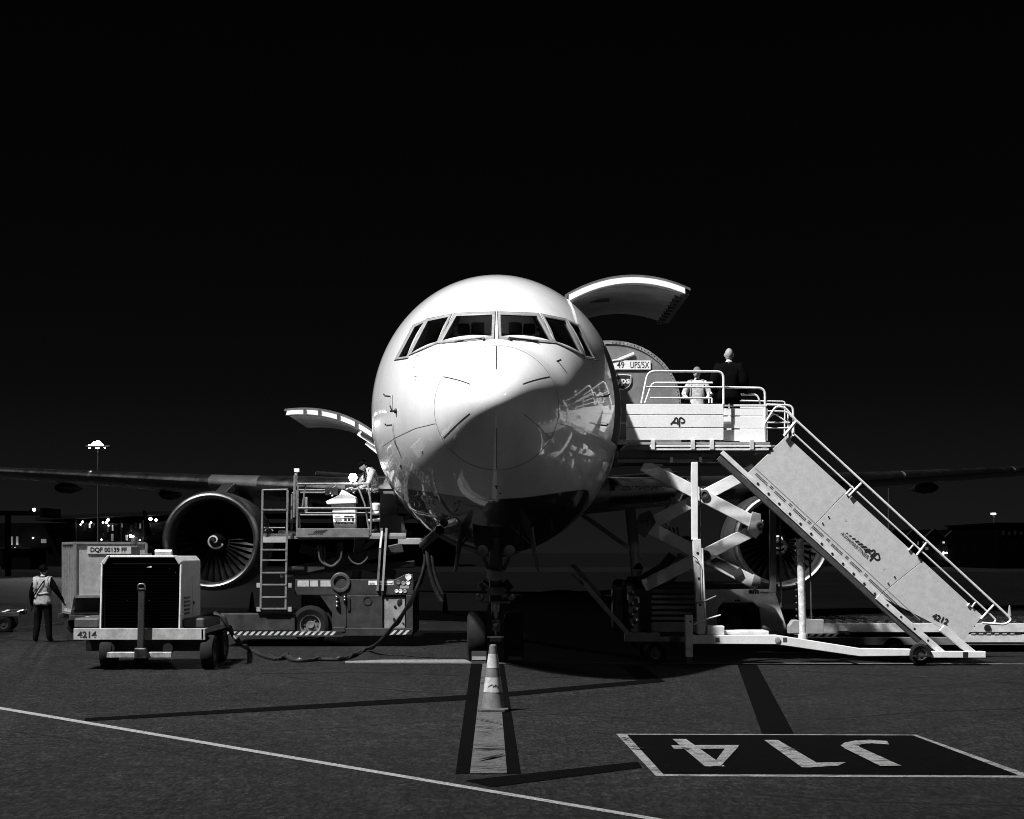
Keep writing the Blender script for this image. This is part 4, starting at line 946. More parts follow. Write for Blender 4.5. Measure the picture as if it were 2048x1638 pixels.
a, b = P(1222, 721, CY), P(1301, 739, CY); MB().box((a.x - .3, CY - .012, b.z), (b.x, CY - .004, a.z)).build('code_plate', STICKER, CN)
text('49', P(1234, 736, CY - .014), .185, CN, bold=.012, fit=.15); text('UPS/5X', P(1260, 736, CY - .014), .185, CN, bold=.012, fit=.385)
c_ = P(1245, 762, CY); sh = [(-.22, .16), (-.12, .175), (0, .18), (.12, .175), (.22, .16), (.22, -.04), (.17, -.14), (.08, -.21), (0, -.25), (-.08, -.21), (-.17, -.14), (-.22, -.04)]
MB().prism([(c_.x + x * .80, CY - .004, c_.z + z * .76) for x, z in sh], (0, -.006, 0)).build('shield_rim', STICKER, CN); MB().prism([(c_.x + x * .71, CY - .011, c_.z + z * .67) for x, z in sh], (0, -.004, 0)).build('shield', INK, CN)
text('ups', (c_.x - .14, CY - .017, c_.z - .05), .19, CN, m=STICKER, bold=.02, fit=.28)
MB().box((.95, CY - .02, zb_), (xr, CY + .01, zb_ + .1)).build('base_rail', ALU, CN); MB().box((.95, CY - .015, zb_ + .42), (xr - .02, CY, zb_ + .45)).build('cross_seam', ALU, CN)
MB().bar(P(1212, 723, CY - .02), P(1236, 719, CY - .02), .02, .03).bar(P(1236, 719, CY - .02), P(1268, 706, CY - .02), .02, .05).build('strap', STICKER, CN)

# ================================================================== LOWER DECK LOADER (left)
BY = 31.0
LL = thing('lower_deck_loader', 'dark cargo loader with ladder and white console below the hold door', 'cargo loader', (P(660, 0, BY).x, BY, 0))
LP = mat('loader_paint', .036, .4, var=.35, scale=4); LP2 = mat('loader_rail_paint', .16, .35, var=.4, scale=10)
# chassis panels
MB().ppoly([(590, 1159), (790, 1159), (812, 1148), (826, 1148), (826, 1190), (590, 1190)], BY, .06).build('upper_chassis_panel', LP, LL, bev=.01)
MB().pbox(694, 1190, 765, 1266, BY, .06).build('service_door', LP, LL, bev=.01); MB().pbox(664, 1190, 693, 1255, BY + .01, .06).build('valve_panel', LP, LL, bev=.01)
MB().ppoly([(640, 1190), (664, 1190), (664, 1256), (664, 1225)], BY + .01, .05).build('arch_corner', LP, LL)
MB().pbox(812, 1190, 826, 1268, BY, .08).build('end_post', LP, LL, bev=.01)
MB().pbox(764, 1190, 812, 1258, BY + .08, .04).build('control_bay', BLACK, LL); MB().pbox(767, 1194, 810, 1256, BY + .05, .03).build('control_panel', mat('control_plate', .5, .35, .6, var=.5, scale=3), LL, bev=.01)
for (x, y, r_) in ((790, 1213, .03), (797, 1207, .035), (799, 1203, .05), (788, 1238, .03), (796, 1242, .02), (806, 1246, .02), (802, 1199, .016)): MB().lathe(P(x, y, BY + .05), (0, -1, 0), [(r_, -.01), (r_, .02), (.001, .025)], 10).build('control_knob', BLACK, LL)
MB().pbox(685, 1256, 826, 1272, BY - .01, .1).build('sill_beam', LP, LL, bev=.01); MB().pbox(665, 1254, 690, 1264, BY - .03, .1).build('step_block', LP, LL, bev=.01)
MB().pbox(440, 1227, 590, 1262, BY - .05, .1).build('front_bumper', LP, LL, bev=.015); MB().pbox(440, 1262, 686, 1274, BY - .01, .1).build('lower_skirt', LP, LL, bev=.01)
hazard(LL, P(437, 0, BY).x, P(684, 0, BY).x, P(0, 1270, BY).z, P(0, 1262.5, BY).z, BY - .09, .135); hazard(LL, P(780, 0, BY).x, P(824, 0, BY).x, P(0, 1269, BY).z, P(0, 1260, BY).z, BY - .05, .135)
MB().box((P(440, 0, BY).x, BY + .15, .25), (P(826, 0, BY).x, BY + 2.4, .5)).build('chassis', BLACK, LL); MB().box((P(600, 0, BY).x, BY + .2, .5), (P(826, 0, BY).x, BY + 2.4, P(0, 1163, BY).z)).build('power_unit', BLACK, LL)
wheel(LL, P(622, 1249, BY + .15), .42, .32, (0, 1, 0), rim=GREY); wheel(LL, P(622, 1249, BY + 2.2), .42, .32, (0, 1, 0), rim=GREY)
for (xa, xb) in ((595, 618), (620, 636), (641, 665)): MB().pbox(xa, 1161, xb, 1173, BY - .006, .01).build('sticker', mat('old_sticker', .40, .5, var=.3, scale=10), LL)
MB().pbox(737, 1161.5, 787, 1170, BY - .006, .01).build('name_plate', STICKER, LL); text('am', P(739, 1169, BY - .008), .085, LL, m=MATS['mid_grey_paint'], bold=.05, sx=1.2); text('Airmarrel', P(757, 1168.5, BY - .008), .06, LL, bold=.03, sx=1.3)
for (x, y, r_, m_) in ((817, 1154, .06, STICKER), (797, 1165, .04, GREY), (807, 1166, .04, MGREY), (816, 1165.5, .042, STICKER), (793, 1182, .035, STICKER), (801, 1182.5, .04, STICKER), (810, 1182.5, .038, MGREY)):
    MB().lathe(P(x, y, BY), (0, -1, 0), [(r_ * 1.15, -.01), (r_ * 1.15, .012), (r_, .016), (r_ * .95, .008), (.001, .008)], 16).build('gauge', m_, LL, smooth=True)
MB().pbox(800, 1171, 818, 1177, BY - .005, .01).build('sticker', MGREY, LL)
for (x, y) in ((673, 1194), (674, 1204), (674, 1212), (689, 1194), (689, 1200)): MB().lathe(P(x, y, BY - .02), (0, -1, 0), [(.045, -.05), (.045, .0), (.02, .05), (.001, .06)], 10).build('hose_coupling', CHROME, LL, smooth=True)
MB().pbox(695, 1196, 700, 1222, BY - .02, .02).build('door_handle', BLACK, LL); MB().lathe(P(735, 1202, BY), (0, -1, 0), [(.10, -.02), (.10, .01), (.085, .012), (.075, -.03), (.001, -.03)], 20).build('lock_recess', BLACK, LL, smooth=True)
MB().lathe(P(681, 1165, BY - .02), (0, -1, 0), [(.22, 0), (.20, .02), (.15, .02), (.14, 0)], 24).build('hose_reel', DGREY, LL, smooth=True)
for (a, b) in (((560, 1150), (640, 1140)), ((636, 1140), (830, 1128))): MB().pbar(a, b, BY + .4, 14, .2).build('lift_arm', LP, LL, bev=.02)
MB().pbar((584, 1143), (806, 1095), BY + .3, 20, .15).build('lift_arm', LP, LL, bev=.02); MB().pbar((600, 1095), (790, 1150), BY + .6, 18, .15).build('lift_arm', LP, LL, bev=.02)
for k in range(3): MB().tube(pround([(636 + 6 * k, 1090), (640 + 6 * k, 1125), (665, 1135), (683 - 4 * k, 1118), (684 - 4 * k, 1085)], BY + .15 + .1 * k, 18), .024, 6).build('hydraulic_hose', DGREY, LL, smooth=True)
MB().tube(pround([(694, 1105), (702, 1124), (720, 1130), (734, 1118), (738, 1105)], BY + .2, 14), .02, 6).build('hydraulic_hose', DGREY, LL, smooth=True)
# platform
xa, xb = P(526, 0, BY).x, -2.5
MB().box((xa, BY + .02, 2.36), (xb, BY + 2.9, 2.46)).build('platform', DGREY, LL, bev=.01)
MB().pbox(594, 1057, 738, 1075, BY - .03, .05).build('platform_fascia', mat('fascia', .14, .4, var=.35, scale=6), LL, bev=.008); MB().pbox(526, 1072, 812, 1078, BY - .01, .08).build('platform_edge', GREY, LL, bev=.005)
MB().pbox(738, 1066, 812, 1073, BY - .01, .1).build('bridge_rail', MGREY, LL, bev=.006); MB().pbox(796, 1076, 850, 1089, BY + .3, .5).build('bridge_lip', MGREY, LL, bev=.01)
for i in range(5): MB().pbar((627 + i * 4.4, 1066), (633 + i * 4.4 + i, 1061 - i * .5), BY - .035, 2, .01).build('emblem_stripe', INK, LL)
text('AVIAPARTNER', P(616, 1069.5, BY - .033), .042, LL, bold=.02, sx=1.2)
for i in range(6): MB().cyl((xa + .3 + i * .55, BY + .5, 2.5), (xa + .3 + i * .55, BY + 2.7, 2.5), .05, 8).build('roller', DSTEEL, LL, smooth=True)
def lrail(pts, Y, r=.024, m=LP2, rp=4, nm='guard_rail'): return MB().tube(pround(pts, Y, rp), r, 8).build(nm, m, LL, smooth=True)
lrail([(594, 968), (736, 967), (743, 1015), (741, 1070)], BY); lrail([(594, 1016.5), (741, 1016.5)], BY, .026); lrail([(600, 1026), (740, 1026)], BY + .1, .02)
lrail([(596, 968), (594, 1074)], BY); lrail([(611, 970), (604, 1020)], BY + .05, .02); lrail([(598, 1026), (599, 1058)], BY + .05); lrail([(715, 970), (730, 1010), (740, 1072)], BY + .05, .02); lrail([(600, 985), (650, 985), (672, 972)], BY + .6, .018)
for Y in (BY + 2.7,): lrail([(594, 980), (790, 980), (795, 1030)], Y); lrail([(594, 1030), (795, 1030)], Y); lrail([(594, 980), (594, 1070)], Y)
lrail([(592, 940), (592, 968)], BY, .03, MGREY); lrail([(590, 950), (588, 1035)], BY - .03, .03, LP2); MB().pbox(588, 937, 598, 944, BY - .04, .08).build('rail_cap', STICKER, LL, bev=.005)
lrail([(584, 988), (583, 1065)], BY + .1, .022); lrail([(584, 986), (592, 986)], BY + .1, .02); lrail([(612, 994), (612, 1025)], BY + .2, .03, STICKER, nm='reflective_post')
# wing plates behind the platform
MB().ppoly([(748, 988), (786, 988), (793, 1030), (748, 1030)], BY + 1.2, .04).build('side_guard', GREY, LL); MB().ppoly([(742, 1030), (806, 1032), (812, 1066), (742, 1066)], BY + 1.0, .04).build('side_guard', DGREY, LL)
# console
CON = PANELW
cn = MB().ppoly([(664, 1015), (711, 1015), (711, 1058), (668, 1058)], BY + .22, .3).build('console', CON, LL, bev=.01)
MB().ppoly([(651, 1003), (678, 990), (684, 979), (711, 994), (712, 1006), (654, 1008.5)], BY + .14, .4).build('console_hood', CON, cn, bev=.01); MB().ppoly([(662, 1008), (709, 1006), (709, 1016), (663, 1016)], BY + .24, .26).build('console_neck', CON, cn)
text('a', P(670, 1041, BY + .216), .21, cn, m=MATS['mid_grey_paint'], bold=.05, fit=.155); text('m', P(688, 1041, BY + .216), .21, cn, m=INK, bold=.05, fit=.22); text('Airmarrel', P(670, 1048, BY + .216), .085, cn, bold=.035, fit=.41); MB().pbox(667, 1035, 710, 1036, BY + .212, .004).build('emblem_gap', PANELW, cn)
MB().pbox(650, 975, 676, 990, BY + .5, .1).pbox(690, 970, 712, 984, BY + .5, .1).build('lamp_bracket', BLACK, LL)
for i, (x, y) in enumerate(((660, 985), (664, 990), (704, 978), (708, 984))): MB().lathe(P(x, y, BY + .5), (0, -1, 0), [(.03, -.02), (.03, .02), (.001, .03)], 8).build('switch', CHROME, LL, smooth=True)
# uprights at right
for x, m_ in ((762, LP2), (772, MGREY)): MB().pbar((x + 1, 1056), (x - 7, 1182), BY - .06, 4.5, .06).build('mast_rail', m_, LL, bev=.004)
MB().pbar((764, 1062), (760, 1096), BY - .07, 4, .01).build('reflective_tape', STICKER, LL)
# ladder
ld = MB().pbar((525, 980), (521, 1218), BY - .15, 4, .05).pbar((575, 980), (571, 1218), BY - .15, 4, .05).build('ladder', LP2, LL, bev=.004)
MB().ptube([(525, 980), (575, 979)], BY - .12, .02).build('top_bar', LP2, ld); MB().pbox(525, 1074, 574, 1085, BY - .14, .08).build('kick_plate', MGREY, ld)
for i, yy in enumerate((1018, 1098, 1119, 1144, 1168, 1193, 1216)): MB().pbox(524, yy, 573, yy + 3, BY - .16, .14).build('rung', LP2, ld, bev=.003)
for yy in (1168, 1216):
    for x in (513, 575): MB().pbox(x, yy - 2, x + 8, yy + 7, BY - .12, .06).build('ladder_bracket', MGREY, ld)
for yy in (1054,): MB().pbox(528, yy, 570, yy + 2, BY - .02, .02).build('toe_bar', MGREY, ld)
MB().tube(pround([(530, 1062), (534, 1056), (542, 1056), (546, 1062)], BY, 4), .012, 6).build('grab_loop', MGREY, ld)
# work light on the rail
wl = thing('work_light', 'glaring round work light on the rail above the white console', 'lamp', tuple(P(706, 967, BY)))
MB().ptube([(706, 967), (706, 960)], BY, .03).build('stand', BLACK, wl)
q = P(706, 955, BY); MB().lathe(q, (0, -1, 0), [(.001, -.09), (.06, -.07), (.09, 0), (.088, .02)], 16).build('housing', BLACK, wl, smooth=True)
MB().lathe(q, (0, -1, 0), [(.09, .021), (.075, .05), (.001, .065)], 20).build('lens', LAMP, wl, smooth=True)
pl = bpy.data.lights.new('work_light_bulb', 'POINT'); pl.energy = 10; pl.shadow_soft_size = .08
po = bpy.data.objects.new('work_light_bulb', pl); COL.objects.link(po); po.parent = wl; po.location = q + V((0, -.2, 0)) - woff(wl)

# ================================================================== GROUND POWER UNIT
GY = 24.9
GP = thing('ground_power_unit', 'wheeled ground power unit with black front grille and raised tow bar', 'power unit', (P(290, 0, GY).x, GY, 0))
dpt = 1.75
GPW = mat('unit_paint', .42, .5, var=.3, scale=4); 
MB().ppoly([(204, 1122), (213, 1112), (352, 1112), (361, 1122), (361, 1256), (201, 1256)], GY + .06, dpt - .06).build('housing', GPW, GP, bev=.015)
MB().ppoly([(208, 1124), (215, 1116), (350, 1116), (358, 1124), (357, 1256), (205, 1256)], GY + .02, .05).build('front_grille', mat('grille_black', .004, .9, var=.3, spec=.05), GP)
mb = MB().pbox(213, 1111, 352, 1115, GY - .02, .1); mb.build('top_trim', WHITE, GP, bev=.008)
MB().pbar((203.5, 1126), (200.5, 1257), GY - .02, 3.2, .1).build('side_trim', WHITE2, GP, bev=.004); MB().pbar((361.5, 1126), (358.5, 1257), GY - .02, 3.2, .1).build('side_trim', WHITE2, GP, bev=.004)
MB().ppoly([(202.5, 1124), (214, 1111), (220, 1111), (208, 1130)], GY - .03, .12).build('corner_cap', GPW, GP, bev=.01); MB().ppoly([(363, 1124), (352, 1111), (346, 1111), (358, 1130)], GY - .03, .12).build('corner_cap', GPW, GP, bev=.01)
for i in range(22): MB().pbox(209, 1128 + i * 5.7, 356, 1129.2 + i * 5.7, GY + .0, .02).build('grille_slat', mat('slat_black', .002, .9, spec=.0), GP)
for (x, y, w) in ((293, 1132, 10), (254, 1200, 1.5), (297, 1201, 1.5), (338, 1137, 1.6), (350, 1144, 1.6)): MB().ppoly([(x, y + w * .25), (x + w, y), (x + w, y + w * .3)], GY - .006, .004).build('painted_glint', STICKER, GP)  # small pale slivers painted as glints on the grille
MB().pbox(147, 1257, 410, 1280, GY - .1, .06).build('front_beam', mat('beam_paint', .34, .5, var=.35, scale=6), GP, bev=.008)
text('4214', P(155, 1275, GY - .104), .15, GP, bold=.03, sx=1.1)
MB().box((P(147, 0, GY).x, GY - .04, P(0, 1280, GY).z), (P(410, 0, GY).x, GY + 2.1, P(0, 1266, GY).z)).build('chassis', DGREY, GP, bev=.01); MB().box((P(410, 0, GY).x - .05, GY - .1, P(0, 1280, GY).z), (P(410, 0, GY).x, GY + 2.1, P(0, 1257, GY).z)).build('side_beam', mat('side_beam', .22, .5, var=.35), GP, bev=.01)
for (xa_, xb_) in ((148, 198), (366, 408)): MB().pbox(xa_, 1236, xb_, 1257, GY + .2, 1.2).build('cable_tray', DGREY, GP, bev=.03)
for i in range(3): MB().tube(pround([(152 + i * 4, 1252 - i * 5), (175, 1238 - i * 2), (196, 1250 - i * 4)], GY + .25 + i * .2, 10), .03, 6).build('coiled_cable', BLACK, GP, smooth=True)
MB().pbox(174, 1280, 432, 1302, GY + .3, .08).build('skirt', DGREY, GP, bev=.01); MB().ppoly([(172, 1282), (178, 1276), (183, 1300), (172, 1302)], GY + .0, .05).build('skirt_corner', MGREY, GP)
for (x, yy) in ((214, GY + .15), (415, GY + .15), (232, GY + 1.8), (400, GY + 1.8)): wheel(GP, (P(x, 0, GY).x, yy, .30), .30, .24, (1, 0, 0))
MB().pbox(213, 1304, 343, 1316, GY - .15, .06).build('tow_axle', mat('axle_alu', .4, .45, .5, var=.4, scale=8), GP, bev=.01)
for x in (222, 338): MB().lathe(P(x, 1296, GY), (0, -1, 0), [(.09, -.1), (.09, .1), (.001, .1)], 12).build('drum', RUBBER, GP)
tb = MB().pbar((283, 1176), (280, 1312), GY - .22, 13, .07).build('tow_bar', mat('tow_bar_paint', .03, .35, var=.3), GP, bev=.015)
MB().tube(pround([(276, 1180), (276, 1168), (290, 1168), (290, 1180)], GY - .2, 7), .018, 8).build('tow_eye', STEEL, tb, smooth=True); MB().pbar((276, 1179), (290, 1178), GY - .23, 2, .01).build('eye_band', STEEL, tb)
MB().pbox(268, 1296, 293, 1318, GY - .24, .12).build('bar_yoke', DSTEEL, tb, bev=.02)
bk = MB().pbox(262, 1092, 276, 1112, GY + .4, .15).build('beacon_box', BLACK, GP, bev=.01); MB().lathe(P(269, 1082, GY + .47), (0, 0, 1), [(.001, -.08), (.05, -.06), (.06, 0), (.05, .06), (.001, .08)], 16).build('beacon', DGREY, bk, smooth=True)
MB().tube([P(311, 1105, GY + .5), P(344, 1105, GY + .5)], .06, 14).build('exhaust', ALU, GP, smooth=True); MB().pbox(282, 1107, 296, 1112, GY + .4, .3).build('roof_vent', DGREY, GP, bev=.01); MB().pbox(224, 1108, 233, 1112, GY + .2, .1).build('lifting_eye', BLACK, GP)
xg = P(361, 0, GY + .06).x
for i in range(5): MB().box((xg, GY + .35, .95 + i * .07), (xg + .012, GY + .8, .98 + i * .07)).build('side_vent', DGREY, GP)
MB().box((xg, GY + 1.0, .62), (xg + .01, GY + 1.6, 1.62)).build('access_door', GPW, GP, bev=.004); MB().box((xg + .01, GY + 1.05, 1.1), (xg + .03, GY + 1.12, 1.16)).build('door_latch', BLACK, GP)
# cable to the aircraft
pts = [(400, 1236, 26.0), (420, 1229, 26.0), (440, 1232, 26.0), (452, 1248, 26.0), (464, 1268, 26.1), (480, 1288, 26.4)]
gp_ = [(497, 1302), (520, 1313), (548, 1321), (565, 1319), (572, 1312), (580, 1322), (600, 1325), (640, 1322), (680, 1322), (705, 1314), (730, 1302)]
cpts = [P(*p) for p in pts] + [G(*p) + V((0, 0, .035)) for p in gp_] + [P(752, 1289, 28.4), P(778, 1262, 28.0), P(805, 1228, 27.4), P(826, 1192, 27), P(842, 1155, 26.9), P(850, 1120, 26.9), P(848, 1098, 26.9), P(850, 1075, 26.9)]
def smooth_path(p, n=6):
    out = []
    for i in range(len(p) - 1):
        a, b, c, d = p[max(i - 1, 0)], p[i], p[i + 1], p[min(i + 2, len(p) - 1)]
        for j in range(n):
            t = j / n; out.append(.5 * ((2 * b) + (c - a) * t + (2 * a - 5 * b + 4 * c - d) * t * t + (3 * b - a - 3 * c + d) * t**3))
    return out + [p[-1]]
CABLE = mat('cable_rubber', .012, .45, var=.3)
cb = thing('power_cable', 'black power cable lying in a loop from the power unit to the nose', 'cable', tuple(G(580, 1322)))
MB().tube(smooth_path(cpts), .034, 8).build('cable', CABLE, cb, smooth=True); MB().tube([p + V((.03, .03, .03 * math.sin(i))) for i, p in enumerate(smooth_path(cpts))], .028, 8).build('cable', CABLE, cb, smooth=True)
pk = [P(852, 1070, 26.9), P(856, 1120, 26.8), P(864, 1160, 26.8), P(876, 1190, 26.8), P(884, 1203, 26.8)]
MB().tube(smooth_path(pk), .04, 8).build('cable_tail', CABLE, cb, smooth=True); MB().tube(smooth_path([p + V((.08, 0, .02)) for p in pk[:-1]]), .03, 8).build('cable_tail', CABLE, cb, smooth=True)
MB().tube([P(846, 1092, 26.9), P(866, 1072, 26.6), P(880, 1060, 26.2)], .09, 10).build('plug', BLACK, cb, smooth=True)

# ================================================================== CONES
def cone(loc, h, label, m=None, far=False):
    t = thing('traffic_cone', label, 'cone', tuple(loc), group='traffic cones')
    x, y, z = loc; s = h / .86
    body = mat('cone_plastic', .12, .5, var=.3, scale=9) if m is None else m
    MB().prism([(x - .2 * s + a * s, y - .2 * s + b * s, 0) for a, b in ((.05, 0), (.35, 0), (.4, .05), (.4, .35), (.35, .4), (.05, .4), (0, .35), (0, .05))], (0, 0, .045 * s)).build('base', mat('cone_base', .05, .6), t, bev=.012 * s)
    MB().lathe((x, y, 0), (0, 0, 1), [(.155 * s, .04 * s), (.145 * s, .07 * s), (.045 * s, h - .01 * s), (.03 * s, h), (.001, h - .005)], 28).build('body', body, t, smooth=True)
    if not far:
        def rr(z): return (.145 - (z / s - .07) * (.10 / .78)) * s + .003
        for (a, b) in ((.25, .44), (.56, .74)):
            MB().lathe((x, y, 0), (0, 0, 1), [(rr(a * s), a * s), (rr(b * s), b * s)], 28).build('reflective_band', mat('band_white', .42, .35, var=.35, scale=12), t, smooth=True)
        p0 = V((x - .04, y - rr(.34 * s) - .004, .33))
        mb = MB()
        for i in range(7): a_ = R(-125 + i * 11); r_ = rr(.34 * s) + .002; mb.tube([V((x + r_ * math.cos(a_), y + r_ * math.sin(a_), .30 + .02 * (i % 3))), V((x + r_ * math.cos(a_ + .12), y + r_ * math.sin(a_ + .12), .335 + .012 * i % .03))], .004, 5)
        mb.build('scrawl', INK, t)
    return t
cone(G(986, 1425) + V((0, .18, 0)), .86, 'striped traffic cone standing on the pale lead in line')
cone(G(890, 1226), .66, 'far dark cone between the loader and the nose wheel', DGREY, True); cone(G(504, 1222), .66, 'far dark cone left of the loader ladder', DGREY, True); cone(G(2019, 1238), .42, 'tiny pale cone beyond the foot of the stairs', mat('pale_cone', .5, .5), True)  # dark and pale body colours paint shade and light on the far cones

# ================================================================== ULD + DOLLY at left
a0 = R(27); cor = V((-10.23, 34.5, 0))
UL = thing('air_cargo_container', 'silver half width air container marked DQF on a dolly behind the power unit', 'container', (cor.x, cor.y, .56), a0)
pf = [(0, .42), (0, 1.72), (1.53, 1.72), (1.53, 0), (.38, 0)]       # side profile in (depth, height): lower front edge is cut back
MB().prism([(0.03, d + .02, h + .02) for d, h in pf], (1.66, 0, 0)).build('shell', mat('uld_sheet', .55, .5, .15, var=.3, scale=4, bump=.6, bscale=3.5), UL)
for (p0, p1) in (((0, 0, .42), (0, 0, 1.72)), ((1.72, 0, .42), (1.72, 0, 1.72)), ((0, 0, 1.72), (1.72, 0, 1.72)), ((0, 0, 1.72), (0, 1.55, 1.72)), ((0, 0, .42), (0, .38, 0)), ((1.72, 0, .42), (1.72, .38, 0)), ((0, .38, 0), (1.72, .38, 0)), ((0, 1.55, 0), (0, 1.55, 1.72)), ((0, .38, 0), (0, 1.55, 0)), ((0, 0, .42), (1.72, 0, .42))): MB().bar(p0, p1, .06, .06).build('edge_rail', mat('uld_rail', .3, .5, .3, var=.3), UL)
for i in range(6): MB().box((-.012, .2 + i * .22, .1), (.03, .24 + i * .22, 1.68)).build('side_rib', ALU, UL)
MB().prism([(.04, .0, .40), (1.68, .0, .40), (1.68, .36, .03), (.04, .36, .03)], (0, -.012, -.012)).build('lower_skirt', DGREY, UL)
MB().box((.30, -.012, 1.46), (1.50, .01, 1.66)).build('code_plate', STICKER, UL); text('DQF 00139 FF', (.36, -.016, 1.505), .155, UL, bold=.03, fit=.88)
LOCAL.add(UL)
def dolly(label, loc, rz, grp):
    t = thing('cargo_dolly', label, 'dolly', loc, rz, grp, local=True)
    for y in (.1, 1.6): MB().box((-.1, y, .40), (2.3, y + .12, .52)).build('side_beam', DGREY, t, bev=.01)
    for i in range(7): MB().cyl((.05 + i * .36, .22, .48), (.05 + i * .36, 1.6, .48), .05, 8).build('roller', DSTEEL, t, smooth=True)
    for x in (.3, 1.9):
        for y in (.15, 1.55): wheel(t, (x, y, .2), .2, .12, (0, 1, 0))
        MB().box((x - .05, .2, .18), (x + .05, 1.5, .42)).build('axle_beam', DGREY, t)
    MB().bar((-.1, .9, .3), (-1.3, .9, .15), .06, .06).build('draw_bar', DSTEEL, t)
    return t
dolly('low roller dolly carrying the silver DQF container', (cor.x, cor.y, 0), a0, 'roller dollies')
dolly('empty low roller dolly at the far left edge', (P(-10, 0, 36).x - 1.8, 36.0, 0), R(12), 'roller dollies')
# ================================================================== PEOPLE
SKIN = mat('skin', .42, .5, var=.15, scale=20); HAIR = mat('short_hair', .25, .7, var=.3, scale=60); KNIT = mat('grey_knit', .13, .85, var=.3, scale=50)
DARK = mat('dark_cloth', .004, .9, spec=.0, var=.3, scale=30, bump=.3, bscale=25); NAVY = mat('dark_trousers', .006, .9, spec=.02, var=.3, scale=20, bump=.3, bscale=18)
HIVIS = mat('hi_vis_cloth', .32, .75, var=.35, scale=16, bump=.5, bscale=14); TAPE = mat('reflective_tape', .72, .35, var=.15, scale=30); TAPED = mat('dull_tape', .26, .5, var=.2, scale=30); SHOE = mat('shoe_leather', .015, .5)
COAT = mat('pale_work_coat', .44, .75, var=.4, scale=14, bump=.5, bscale=12)
def human(name, label, loc, rz, J, mats, headrot=(0, 0), hat=None, scale=1., extra=None, group=None):
    """J: joints in metres, facing -Y. mats: function(co, body part tag) -> slot."""
    t = thing(name, label, 'person', loc, rz, group, local=True)
    D = dict(pelvis=(0, 0, .96), waist=(0, 0, 1.1), chest=(0, 0, 1.32), neck=(0, .01, 1.47), skull=(0, -.005, 1.58))
    for s, q in (('l', 1), ('r', -1)):
        D.update({s + 'sh': (q * .175, 0, 1.41), s + 'el': (q * .24, .03, 1.13), s + 'wr': (q * .26, -.04, .88), s + 'hd': (q * .262, -.06, .80), s + 'hip': (q * .095, 0, .90), s + 'kn': (q * .11, -.02, .50), s + 'an': (q * .12, .03, .09), s + 'to': (q * .14, -.14, .045)})
    D.update(J); names = list(D); vs = [V(D[k]) for k in names]; ix = {k: i for i, k in enumerate(names)}
    ed = [('pelvis', 'waist'), ('waist', 'chest'), ('chest', 'neck'), ('neck', 'skull')]
    RAD = dict(pelvis=(.155, .115), waist=(.15, .11), chest=(.17, .12), neck=(.062, .062), skull=(.06, .06))
    for s in 'lr':
        ed += [('chest', s + 'sh'), (s + 'sh', s + 'el'), (s + 'el', s + 'wr'), (s + 'wr', s + 'hd'), ('pelvis', s + 'hip'), (s + 'hip', s + 'kn'), (s + 'kn', s + 'an'), (s + 'an', s + 'to')]
        RAD.update({s + 'sh': (.09, .09), s + 'el': (.068, .068), s + 'wr': (.042, .036), s + 'hd': (.042, .02), s + 'hip': (.118, .118), s + 'kn': (.09, .09), s + 'an': (.07, .068), s + 'to': (.05, .04)})
    ee = [(ix[a], ix[b]) for a, b in ed]; rads = [RAD[k] for k in names]
    for s, q in (('l', 1), ('r', -1)):            # fingers
        h, w = V(D[s + 'hd']), V(D[s + 'wr']); d = (h - w).normalized(); side = V((0, 1, 0)) - d * d.y
        side = side.normalized() if side.length > .2 else V((1, 0, 0)); pal = d.cross(side)
        for k, ln in ((-1.5, .06), (-.5, .075), (.5, .07), (1.5, .05)):
            p0 = h + side * k * .019 + d * .02; p1 = p0 + d * ln * .6; p2 = p1 + d * ln * .4 + pal * .02 * q
            b = len(vs); vs += [p0, p1, p2]; rads += [(.011, .011), (.010, .010), (.008, .008)]; ee += [(ix[s + 'hd'], b), (b, b + 1), (b + 1, b + 2)]
        b = len(vs); vs += [w + d * .03 - side * .035, w + d * .075 - side * .055]; rads += [(.012, .012), (.009, .009)]; ee += [(ix[s + 'wr'], b), (b, b + 1)]
    me = bpy.data.meshes.new(name); me.from_pydata([v * scale for v in vs], ee, []); o = bpy.data.objects.new('tmp', me); COL.objects.link(o)
    sk = o.modifiers.new('s', 'SKIN'); sk.use_smooth_shade = True; sb = o.modifiers.new('u', 'SUBSURF'); sb.levels = 2; sb.render_levels = 2
    for i, d_ in enumerate(me.skin_vertices[0].data): d_.radius = (rads[i][0] * scale, rads[i][1] * scale); d_.use_root = (i == 0)
    dg = bpy.context.evaluated_depsgraph_get(); b = bpy.data.meshes.new_from_object(o.evaluated_get(dg)); bpy.data.objects.remove(o)
    # head
    hc = V(D['skull']) + V((0, -.012, .055)); hm = Matrix.Rotation(headrot[0], 3, 'Z') @ Matrix.Rotation(headrot[1], 3, 'X')
    bm = bmesh.new(); bmesh.ops.create_uvsphere(bm, u_segments=24, v_segments=18, radius=1)
    for v in bm.verts:
        x, y, z = v.co; wv = 1 - .26 * max(0, -z) ** 1.3
        x *= .076 * wv; yy = y * (.098 if y < 0 else .100) * (1 - .12 * max(0, -z)); zz = z * .122
        if y < -.6 and abs(v.co.x) < .28:
            nz = math.exp(-((v.co.z + .12) / .2) ** 2) * math.exp(-(v.co.x / .16) ** 2); yy -= .026 * nz
            yy -= .008 * math.exp(-((v.co.z + .5) / .12) ** 2)
        if y < -.5 and .08 < v.co.z < .26 and .2 < abs(v.co.x) < .55: yy += .010
        v.co = V((x, yy, zz))
    hf = len(bm.faces)
    for q in (-1, 1):
        r_ = bmesh.ops.create_uvsphere(bm, u_segments=8, v_segments=6, radius=1)
        for v in r_['verts']: v.co = V((q * .076 + v.co.x * .012, .008 + v.co.y * .018, -.005 + v.co.z * .032))
